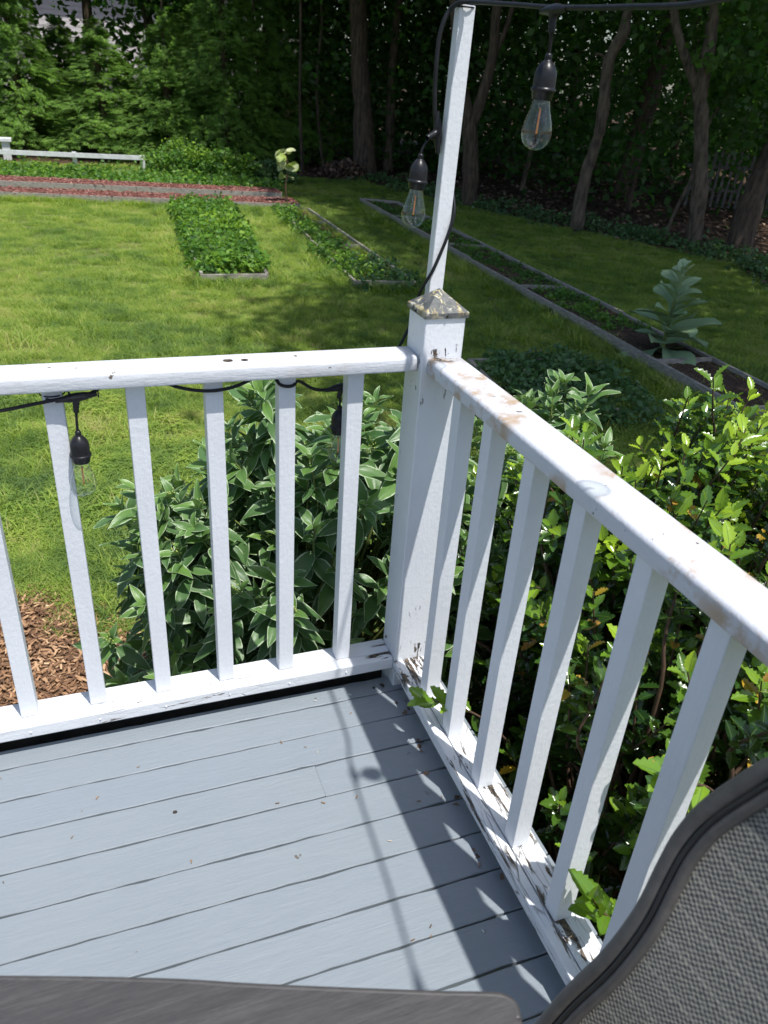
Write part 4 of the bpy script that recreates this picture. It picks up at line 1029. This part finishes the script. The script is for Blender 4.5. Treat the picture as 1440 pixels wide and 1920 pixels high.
# ------------------------------------------------------------------ trees
def limb_tree(name, label, cat, path, radii, limbs, mat, crown=None, group=None, seed=0, loc=None):
    e_ = tag(empty(name, tuple(path[0])), label, cat, group); r = np.random.default_rng(seed)
    pth = smooth_path(path, 5); rr = np.interp(np.linspace(0, 1, len(pth)), np.linspace(0, 1, len(radii)), radii)
    pth = pth + r.normal(0, 0.012, pth.shape) * rr[:, None] * 3
    tube('trunk', pth, rr * (1 + 0.06 * r.normal(size=len(rr))), M[mat], e_, 12)
    for lp, lr_ in limbs:
        lp = smooth_path(lp, 5); q = np.interp(np.linspace(0, 1, len(lp)), np.linspace(0, 1, len(lr_)), lr_)
        tube('limb', lp, q, M[mat], e_, 9)
    if crown:
        c_, rad, n, size, tone = crown
        crown_obj(e_, c_, rad, n, size, tone, r)
    return e_
def crown_obj(e_, c_, rad, n, size, tone, r, mat='oakleaf', nclump=None, cr=0.22):
    nclump = nclump or max(20, n // 130)
    v = r.normal(size=(nclump, 3)); v /= np.linalg.norm(v, axis=1)[:, None]
    cl = np.array(c_) + v * np.array(rad) * (r.uniform(0.15, 1, nclump) ** 0.5)[:, None]
    k = r.integers(0, nclump, n)
    off = r.normal(size=(n, 3)) * np.array([1, 1, 0.5]) * (np.mean(rad) * cr)
    P = cl[k] + off
    tt = tone + 0.25 * r.normal(size=nclump)[k] + 0.12 * r.normal(size=n)
    o = leaf_cloud('crown', P, size, M[mat], e_, 0.9, tt, 0.6, r); o['kind'] = 'stuff'; return o
# woodland trees read off the photograph
limb_tree('oak_tree', 'stout straight oak trunk at the wood edge, left of the slim white pole', 'tree', [(6.67, 19.7, GZ), (6.53, 19.76, 0.83), (6.36, 19.83, 2.45), (6.2, 19.9, 5), (6.3, 19.9, 9)], [0.34, 0.24, 0.21, 0.19, 0.15],
          [([(6.2, 19.9, 5), (5.2, 19.5, 6.4), (4.2, 19, 7.4)], [0.12, 0.06]), ([(6.25, 19.9, 6.5), (7.6, 19.5, 8), (8.6, 19, 9)], [0.1, 0.05])], 'bark', ((6.2, 19.0, 9.0), (3.6, 3.2, 3.2), 12000, 0.20, 0.5), seed=1)
limb_tree('oak_tree', 'thinner sunlit trunk just right of the stout oak', 'tree', [(7.84, 21.1, GZ), (7.82, 21.1, 0.3), (7.78, 21.1, 1.85), (7.9, 21.1, 4), (8.1, 21.1, 8)], [0.15, 0.125, 0.11, 0.10, 0.07], [], 'bark2', ((8.2, 21.0, 8), (2.6, 2.4, 2.4), 6000, 0.20, 0.5), seed=2)
limb_tree('forked_tree', 'forked trunk standing right behind the slim white pole', 'tree', [(7.43, 14.85, GZ), (7.36, 14.88, 0.1), (7.27, 14.92, 0.72), (7.12, 15.0, 1.25), (6.95, 15.05, 1.75), (6.7, 15.1, 3.2), (6.4, 15.2, 6)], [0.20, 0.165, 0.16, 0.12, 0.105, 0.095, 0.07],
          [([(7.27, 14.92, 0.66), (7.42, 14.86, 1.2), (7.56, 14.8, 2.05), (7.55, 14.8, 3.2), (7.9, 14.8, 6)], [0.13, 0.115, 0.10, 0.09, 0.06]), ([(7.54, 14.8, 1.95), (7.75, 14.75, 2.5), (7.9, 14.7, 3.3)], [0.06, 0.05, 0.04])], 'bark', ((7.2, 14.4, 7.6), (3.4, 3.2, 2.6), 12000, 0.17, 0.5), seed=3)
limb_tree('leaning_tree', 'slender kinked trunk leaning right, between the hanging overhead bulb and the Y-shaped trunk', 'tree', [(8.37, 12.0, GZ), (8.36, 12.02, 0.06), (8.46, 11.98, 0.75), (8.47, 11.96, 1.2), (8.42, 11.99, 2.0), (8.58, 11.93, 2.48), (8.62, 11.95, 3.1), (8.9, 12, 6)], [0.135, 0.11, 0.095, 0.10, 0.09, 0.10, 0.08, 0.06],
          [([(8.43, 11.99, 1.9), (8.3, 12, 2.1), (8.12, 12, 2.12)], [0.03, 0.015])], 'bark2', ((8.9, 11.6, 7.4), (3.2, 3.0, 2.4), 11000, 0.16, 0.45), seed=4)
limb_tree('leaning_tree', 'long dark trunk leaning right, deeper in the wood behind the kinked one', 'tree', [(12.58, 16.6, GZ), (12.71, 16.58, 0.47), (12.85, 16.59, 1.99), (13.05, 16.58, 3.3), (13.4, 16.5, 7)], [0.22, 0.17, 0.15, 0.13, 0.1], [], 'bark', ((12.8, 15.6, 7.4), (3.8, 3.4, 2.8), 11000, 0.2, 0.4), seed=5)
limb_tree('forked_tree', 'Y-shaped trunk in the shade on the right, above the tall mullein', 'tree', [(9.90, 10.45, GZ), (9.80, 10.5, 0.1), (9.69, 10.54, 0.62), (9.52, 10.6, 1.3), (9.42, 10.65, 1.68), (9.40, 10.66, 2.4), (9.36, 10.69, 3.0), (9.3, 10.7, 6)], [0.17, 0.135, 0.12, 0.115, 0.125, 0.10, 0.085, 0.06],
          [([(9.42, 10.65, 1.62), (9.18, 10.76, 2.0), (8.92, 10.86, 2.42), (8.7, 10.95, 3.0), (8.2, 11.1, 5)], [0.09, 0.08, 0.07, 0.065, 0.04])], 'bark2', ((9.2, 10.2, 7.0), (3.2, 3.0, 2.4), 12000, 0.15, 0.45), seed=6)
limb_tree('maple_tree', 'thick trunk cut by the right edge of the view, leaning right', 'tree', [(10.45, 9.9, GZ), (10.52, 9.96, 0.19), (10.72, 9.94, 0.9), (11.1, 9.9, 2.4), (11.4, 9.9, 6)], [0.26, 0.20, 0.19, 0.17, 0.12], [], 'bark', ((10.6, 8.6, 7.6), (3.6, 3.4, 2.8), 13000, 0.16, 0.45), seed=7)
# thin stems in the wood
thin = [((5.1, 20.3), 0.045, (4.95, 3.6), 'thin pale stem in front of the dark cedars'), ((5.95, 21.5), 0.05, (5.8, 3.6), 'thin brown stem left of the stout oak'), ((4.35, 21.5), 0.035, (4.1, 3.6), 'very thin stem among the dark cedars'),
        ((9.6, 10.9), 0.035, (10.1, 1.6), 'thin broken stem leaning beside the Y-shaped trunk'), ((11.3, 14.5), 0.07, (11.6, 5), 'slim trunk in the dark behind the Y-shaped tree'), ((10.2, 17.5), 0.06, (10.5, 5), 'slim trunk in the dark middle of the wood'),
        ((9.0, 19.5), 0.07, (9.2, 5.2), 'slim upright trunk deep in the middle of the wood'), ((13.5, 13.2), 0.09, (14.2, 4.8), 'dark leaning trunk before the picket fence'), ((8.2, 17.4), 0.04, (8.0, 4.0), 'thin sapling trunk behind the forked tree')]
for k, ((x, y), r_, (x2, z2), lb) in enumerate(thin):
    rr = np.random.default_rng(200 + k); m = 6
    pth = [(x + (x2 - x) * t + rr.normal(0, 0.04), y, GZ + (z2 - GZ) * t) for t in np.linspace(0, 1, m)]
    limb_tree('young_tree', lb, 'tree', pth, [r_, r_ * 0.6], [], 'bark2' if k % 2 else 'bark', ((x2, y, z2 + 0.6), (1.0, 1.0, 0.9), 900, 0.16, 0.5), 'thin young trees in the wood', seed=40 + k)
# trees beyond the right edge whose shade falls on the lawn
limb_tree('shade_tree', 'tall tree right of the view shading the near lawn', 'tree', [(9.8, 3.2, GZ), (9.6, 3.2, 3), (9.2, 3.2, 7), (8.8, 3.2, 10)], [0.3, 0.22, 0.18, 0.1], [([(9.2, 3.2, 6), (7.6, 2.4, 8.5)], [0.12, 0.05]), ([(9.2, 3.2, 7), (8.4, 5, 9.5)], [0.1, 0.04])], 'bark', ((7.9, 2.6, 9.6), (3.7, 3.3, 2.2), 15000, 0.17, 0.5), seed=8)
limb_tree('shade_tree', 'second tall tree right of the view shading the long garden bed', 'tree', [(11.4, 6.0, GZ), (11.2, 6.0, 3), (10.6, 6.0, 7), (10, 6.0, 10)], [0.3, 0.22, 0.18, 0.1], [([(10.8, 6, 6), (8.6, 5.5, 8.5)], [0.12, 0.05])], 'bark', ((8.0, 6.7, 9.8), (3.4, 3.7, 2.2), 20000, 0.17, 0.5), seed=9)
limb_tree('shade_tree', 'slim tree right of the view casting the dappled band over the lawn', 'tree', [(7.5, -1.0, GZ), (7.3, -0.6, 4), (6.3, 0.6, 8), (5.2, 1.6, 10.5)], [0.2, 0.16, 0.12, 0.06], [([(6.6, 0.2, 7), (4.6, 1.2, 9.0), (3.3, 1.9, 9.9)], [0.08, 0.05, 0.02])], 'bark', ((5.5, 1.6, 8.9), (3.1, 2.9, 1.6), 14000, 0.17, 0.5), seed=10)

# cedars behind the white fence
def cedar_mesh(seed, H=7.4, R0=1.75, nf=11050):
    r = np.random.default_rng(seed)
    nb = 260; per = nf // nb; nf = nb * per
    zb_ = r.beta(1.0, 1.35, nb) * H * 0.99; ab = r.uniform(0, 6.28, nb)
    rb = R0 * (1 - (zb_ / H)) ** 0.75 * r.uniform(0.72, 1.12, nb) + 0.06
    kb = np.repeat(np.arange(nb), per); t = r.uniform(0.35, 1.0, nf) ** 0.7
    a = ab[kb] + r.normal(0, 0.17, nf) / (0.4 + t); rad = rb[kb] * t + 0.03
    z = zb_[kb] + 0.22 * rb[kb] * np.sin(t * 2.6) - 0.10 * t * rb[kb] + r.normal(0, 0.11, nf)
    z = np.clip(z, 0.02, H)
    # spray: a flat drooping fan of narrow leaflets
    V = []; F = []; o = 0
    for k in range(11):
        t = k / 10; y = 0.12 + 0.80 * t; s = -1 if k % 2 else 1; L = 0.42 * (1 - t * 0.75) + 0.05
        x1 = s * L * 0.75; y1 = y + L * 0.55; wd = 0.040
        V += [(0, y - wd, -0.25*y*y), (x1 * 0.6, y + (y1 - y) * 0.6 - wd, -0.25*y*y), (x1, y1, -0.25*y1*y1 - 0.06), (x1 * 0.35, y + (y1 - y) * 0.35 + wd * 1.2, -0.25*y*y)]
        F.append((o, o+1, o+2, o+3)); o += 4
    V = np.array(V); F = np.array(F)
    P = np.stack([rad * np.cos(a), rad * np.sin(a), z], 1)
    D = np.stack([np.cos(a), np.sin(a), r.uniform(-0.45, 0.25, nf)], 1) + r.normal(0, 0.30, (nf, 3))
    U = np.stack([np.cos(a) * 0.7, np.sin(a) * 0.7, np.ones(nf)], 1) + r.normal(0, 0.35, (nf, 3))
    P = P - D * 0.22
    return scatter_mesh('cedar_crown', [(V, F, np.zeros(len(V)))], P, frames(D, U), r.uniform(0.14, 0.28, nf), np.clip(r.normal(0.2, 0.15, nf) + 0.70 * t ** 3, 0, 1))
cm = [cedar_mesh(1), cedar_mesh(2), cedar_mesh(3, 6.2, 1.9)]
for m_ in cm: m_.materials.append(M['conifer'])
trunk_me = np_mesh('cedar_trunk', *tube_arrays([(0, 0, 0), (0, 0, 3.5), (0, 0, 6.6)], [0.13, 0.09, 0.02], 8)); trunk_me.materials.append(M['bark'])
ced = [(-5.4, 23.6, 1.1, 0, 0.8), (-3.2, 23.0, 0.95, 2, 0.56), (-1.7, 22.7, 0.95, 0, 0.60), (0.3, 22.3, 1.05, 1, 0.42), (1.9, 21.9, 0.95, 2, 0.55), (3.3, 21.4, 1.05, 0, 0.72), (4.6, 22.3, 0.95, 1, 0.9), (6.0, 23.6, 1.05, 2, 1.1), (-0.6, 25.0, 1.1, 1, 0.42), (2.9, 24.4, 1.1, 2, 0.62), (-7.4, 24.0, 1.15, 1, 1.0)]
cl_lab = ['cedar cut by the left edge, second from it behind the fence', 'sunlit bright green cedar at the left edge above the capped fence post', 'feathery sunlit cedar rising behind the white fence rail', 'dark cedar behind the right end of the white fence rail', 'dark broad cedar behind the low round shrubs', 'dark cedar right of the low round shrubs', 'deeply shaded cedar left of the thin pale stem', 'deeply shaded cedar nearest the stout oak', 'half-hidden cedar in the second row behind the fence', 'half-hidden cedar in the second row behind the round shrubs', 'outermost cedar at the far left edge']
first = None
for k, (x, y, s, v_, sz_) in enumerate(ced):
    e_ = tag(empty('cedar_tree', (x, y, GZ)), cl_lab[k], 'cedar', 'cedars closing off the back of the garden')
    for nm, me_ in (('crown', cm[v_]), ('trunk', trunk_me)):
        o = bpy.data.objects.new(nm, me_); COL.objects.link(o); o.parent = e_
        if nm == 'crown': o['kind'] = 'stuff'
    e_.scale = (s, s, sz_); e_.rotation_euler = (0, 0, k * 1.3)
# rounded low shrubs
for k, (x, y, rx_, h, lb, mt) in enumerate([(1.75, 18.5, 0.75, 0.62, 'low round bright green shrub at the right end of the white fence', 'plant'), (2.75, 18.1, 0.62, 0.60, 'low round shrub, middle of the three before the dark cedars', 'plant'), (3.75, 18.0, 0.5, 0.38, 'smallest low shrub before the dark cedars', 'darkplant')]):
    e_ = tag(empty('round_shrub', (x, y, GZ)), lb, 'shrub', 'low shrubs before the cedars')
    r_ = np.random.default_rng(60 + k); tubes('stems', [([(x, y, GZ), (x + r_.normal(0, 0.2), y + r_.normal(0, 0.2), GZ + h)], [0.015, 0.006]) for _ in range(6)], M['stem'], e_, 5)
    crown_obj(e_, (x, y, GZ + h * 0.45), (rx_, rx_, h * 0.72), 3200, 0.085, 0.6, r_, mt, 60, 0.18)

# deep wood behind: masses nobody could count
def wood_mass(label, x0, x1, y0, y1, z0, z1, n, size, seed, tone=0.4, clumps=400, gaps=False):
    r = np.random.default_rng(seed)
    cl = np.stack([r.uniform(x0, x1, clumps), r.uniform(y0, y1, clumps), r.uniform(z0, z1, clumps)], 1); k = r.integers(0, clumps, n)
    P = cl[k] + r.normal(size=(n, 3)) * np.array([0.75, 0.6, 0.42])
    if gaps:      # thin places in the wood where the sky comes through at the upper left
        gx = np.array([(-1.95, 1.4, 0.45), (0.65, 1.9, 0.5), (1.7, 1.5, 0.42), (1.95, 2.3, 0.45), (-0.75, 2.7, 0.42), (2.3, 0.85, 0.3), (0.15, 2.7, 0.5), (1.2, 2.7, 0.4)])
        q_ = CP + (P - CP) * ((25 - CP[1]) / (P[:, 1] - CP[1]))[:, None] + r.normal(0, 0.10, (n, 3))
        dd = np.min(np.hypot((q_[:, None, 0] - gx[None, :, 0]) / 1.1, q_[:, None, 2] - gx[None, :, 1]) / gx[None, :, 2], axis=1)
        P = P[(dd > 1) | (r.random(n) < 0.34 * (0.4 + dd))]; k = k[:0]; n = len(P)
    P[:, 2] = np.maximum(P[:, 2], GZ + 0.05)
    o = leaf_cloud('woodland', P, size, M['oakleaf'], None, 0.8, tone + (0.2 * r.normal(size=clumps)[k] if len(k) == n else 0.2 * np.sin(P[:, 0] * 2.1) * np.sin(P[:, 2] * 2.7)) + 0.1 * r.normal(size=n), 0.6, r)
    tag(o, label, 'wood', None, 'stuff')
wood_mass('dense dark undergrowth and foliage of the wood behind the garden', -14, 34, 25.5, 31, GZ, 10, 115000, 0.27, 1, 0.38, 1500, True)
wood_mass('high foliage of the wood closing over the cedars', -12, 30, 23.5, 27, 4.2, 10, 40000, 0.25, 2, 0.5, 520, True)
wood_mass('shaded understorey leaves among the trunks on the right', 9, 20, 12.5, 24, GZ + 0.2, 6, 20000, 0.20, 3, 0.18, 420)  # low tone puts the deep shade of the wood into the leaf colour
wood_mass('understorey leaves behind the oak and forked trunks', 5.5, 12, 20.5, 24.5, GZ + 0.3, 5.5, 14000, 0.18, 4, 0.35, 280)
wood_mass('leafy boughs hanging into the top of the view on the right', 8.0, 13, 9.5, 13.5, 3.1, 5.6, 7000, 0.13, 5, 0.55, 150)
wood_mass('leafy boughs hanging into the top of the view in the middle', 3.8, 9.5, 14.5, 19.5, 3.5, 6.2, 8000, 0.16, 6, 0.55, 170)
wood_mass('leafy boughs hanging at the top left of the view', -4.5, 3.5, 21.6, 23.5, 3.3, 5.6, 5000, 0.17, 7, 0.65, 110)
wood_mass('unseen closed canopy added high up to darken the wood floor', 5.5, 22, 9.5, 23, 8.5, 12, 24000, 0.36, 8, 0.4, 420)  # extra leaf mass out of view, added to shade the wood floor and fence
# trunks deep in the wood
dl = np.random.default_rng(90)
for k in range(16):
    x = -9 + 2.3 * k + dl.uniform(-0.7, 0.7); y = dl.uniform(24.5, 27)
    e_ = tag(empty('woodland_tree', (x, y, GZ)), 'tall dim trunk deep in the wood behind the garden', 'tree', 'dim trunks deep in the wood')
    lx = dl.uniform(-0.8, 0.8)
    tube('trunk', smooth_path([(x, y, GZ), (x + lx * 0.3, y, 3), (x + lx, y, 9)], 5), [0.17, 0.16, 0.15, 0.15, 0.14, 0.13, 0.12, 0.12, 0.11, 0.10, 0.09], M['bark'], e_, 8)
# pale house glimpsed through the leaves at the upper left
M['siding'] = mat_simple('pale_siding', (0.62, 0.58, 0.58), (0.78, 0.74, 0.74), 3, 0.7, 0.1)
M['roof'] = mat_simple('grey_roof_shingle', (0.20, 0.19, 0.19), (0.34, 0.32, 0.32), 8, 0.9, 0.4)
M['pane'] = mat_simple('dark_pane', (0.02, 0.025, 0.03), (0.05, 0.06, 0.07), 3, 0.15, 0)
hs = tag(empty('house', (0, 42, GZ)), 'pale sided house only glimpsed through gaps in the leaves at the upper left', 'house')
box('wall', -9, 8, 42, 50, GZ, 4.6, M['siding'], hs)
for k in range(26): box('siding_board', -9, 8, 41.965, 41.998, GZ + 0.1 + k * 0.205, GZ + 0.29 + k * 0.205, M['siding'], hs)
bm = bmesh.new(); vs = [bm.verts.new(v) for v in [(-9.5, 41.4, 4.5), (8.5, 41.4, 4.5), (8.5, 50.6, 4.5), (-9.5, 50.6, 4.5), (-9.5, 46, 7.4), (8.5, 46, 7.4)]]
for f in ((0, 1, 5, 4), (2, 3, 4, 5), (0, 4, 3), (1, 2, 5), (0, 3, 2, 1)): bm.faces.new([vs[i] for i in f])
bm_obj('roof', bm, M['roof'], hs)
for x in (-7, -3.5, 3.2, 6.2):
    wf = box('window', x, x + 1.1, 41.90, 41.96, 1.0, 2.6, M['fence_white'], hs); box('pane', x + 0.1, x + 1.0, 41.88, 41.90, 1.1, 2.5, M['pane'], wf)
# leaf litter and weeds on the wood floor
n = 9000; p = np.stack([rng.uniform(3, 20, n), rng.uniform(7, 24, n)], 1); P = np.concatenate([p, np.full((n, 1), GZ + 0.02) + rng.uniform(0, 0.03, (n, 1))], 1)
P = P[~inside(LAWN, p) & in_view(P, 40)]
o = leaf_cloud('leaf_litter', P, 0.13, M['litter_leaf'], None, 3.0, None, 0.2); tag(o, 'fallen brown leaves on the floor of the wood', 'leaves', None, 'stuff')
def fringe():
    pts = np.array([(6.2, 18.9), (6.9, 16.2), (7.6, 13.6), (8.7, 11.2), (9.6, 9.2), (8.9, 7.4), (7.6, 4.6), (7.4, 3)]); r = np.random.default_rng(12); out = []
    for i in range(len(pts) - 1):
        for _ in range(36): out.append(pts[i] + (pts[i+1] - pts[i]) * r.random() + r.normal(0, 0.32, 2) + np.array([0.35, 0.1]))
    cl = np.array(out); n_ = 9000; k = r.integers(0, len(cl), n_); hh = r.uniform(0.05, 0.30, len(cl))
    v = r.normal(size=(n_, 3)); v /= np.linalg.norm(v, axis=1)[:, None]; v[:, 2] = abs(v[:, 2])
    P = np.concatenate([cl[k], np.full((n_, 1), GZ)], 1) + v * np.stack([np.full(n_, 0.28), np.full(n_, 0.28), hh[k]], 1)
    o = leaf_cloud('wood_edge_weeds', P, 0.075, M['darkplant'], None, 1.1, r.uniform(0.1, 0.8, len(cl))[k] + r.normal(0, 0.12, n_), 0.5, r)
    tag(o, 'shaded weeds and seedlings along the edge of the wood', 'weeds', None, 'stuff')
fringe()
# brush pile of brown leaves by the oak
n = 1500; v = rng.normal(size=(n, 3)); v[:, 2] = abs(v[:, 2]); v /= np.linalg.norm(v, axis=1)[:, None]
o = leaf_cloud('brush_pile', np.array([5.95, 19.2, GZ]) + v * rng.uniform(0.2, 1, (n, 1)) * np.array([0.65, 0.5, 0.42]), 0.13, M['litter_leaf'], None, 0.8); tag(o, 'heap of dead brown leaves and twigs at the foot of the stout oak', 'brush pile', None, 'stuff')

# grey picket fence in the dark on the right
pf = tag(empty('picket_fence', (14.5, 14.0, GZ)), 'weathered grey picket fence half lost in the dark behind the right-hand trunks', 'fence')
for k in range(36):
    x = 13.4 + k * 0.145; y = 15.1 - k * 0.055; h = 1.25 + 0.03 * math.sin(k * 2.1)
    bm = bm_box(x, x + 0.09, y, y + 0.02, GZ + 0.05, GZ + h)
    m_ = bm.verts.new((x + 0.045, y + 0.01, GZ + h + 0.08)); top_f = [f for f in bm.faces if f.normal.z > 0.9][0]
    vv = top_f.verts[:]; bm.faces.remove(top_f)
    for a in range(4): bm.faces.new((vv[a], vv[(a+1) % 4], m_))
    bm_obj('picket', bm, M['fence_grey'], pf)
for z in (-0.35, 0.15):
    bm = bmesh.new(); bm_beam(bm, (13.3, 15.17, z), (18.7, 13.13, z), 0.04, 0.08); bm_obj('rail', bm, M['fence_grey'], pf)

# crumbs, seed husks and paint flecks on the deck
n = 34; P = np.stack([rng.uniform(-1.1, 0.0, n), rng.uniform(-1.1, 0.0, n), np.full(n, DZ + 0.0025)], 1)
chips('deck_debris', P, 0.003, 0.011, M['crumb'], 'dry seed husks and flecks of white paint lying on the grey deck', None, 0.1)['category'] = 'debris'
n = 20; P = np.stack([rng.uniform(-0.02, 0.012, n) - rng.exponential(0.008, n), -rng.uniform(0, 1, n) ** 1.5 * 0.75, np.full(n, DZ + 0.003)], 1)
lb_ = leaf_cloud('dead_leaves', P, 0.018, M['litter_leaf'], None, 2.5, None, 0.2); tag(lb_, 'dead brown leaf scraps caught under the right railing', 'leaves', None, 'stuff')
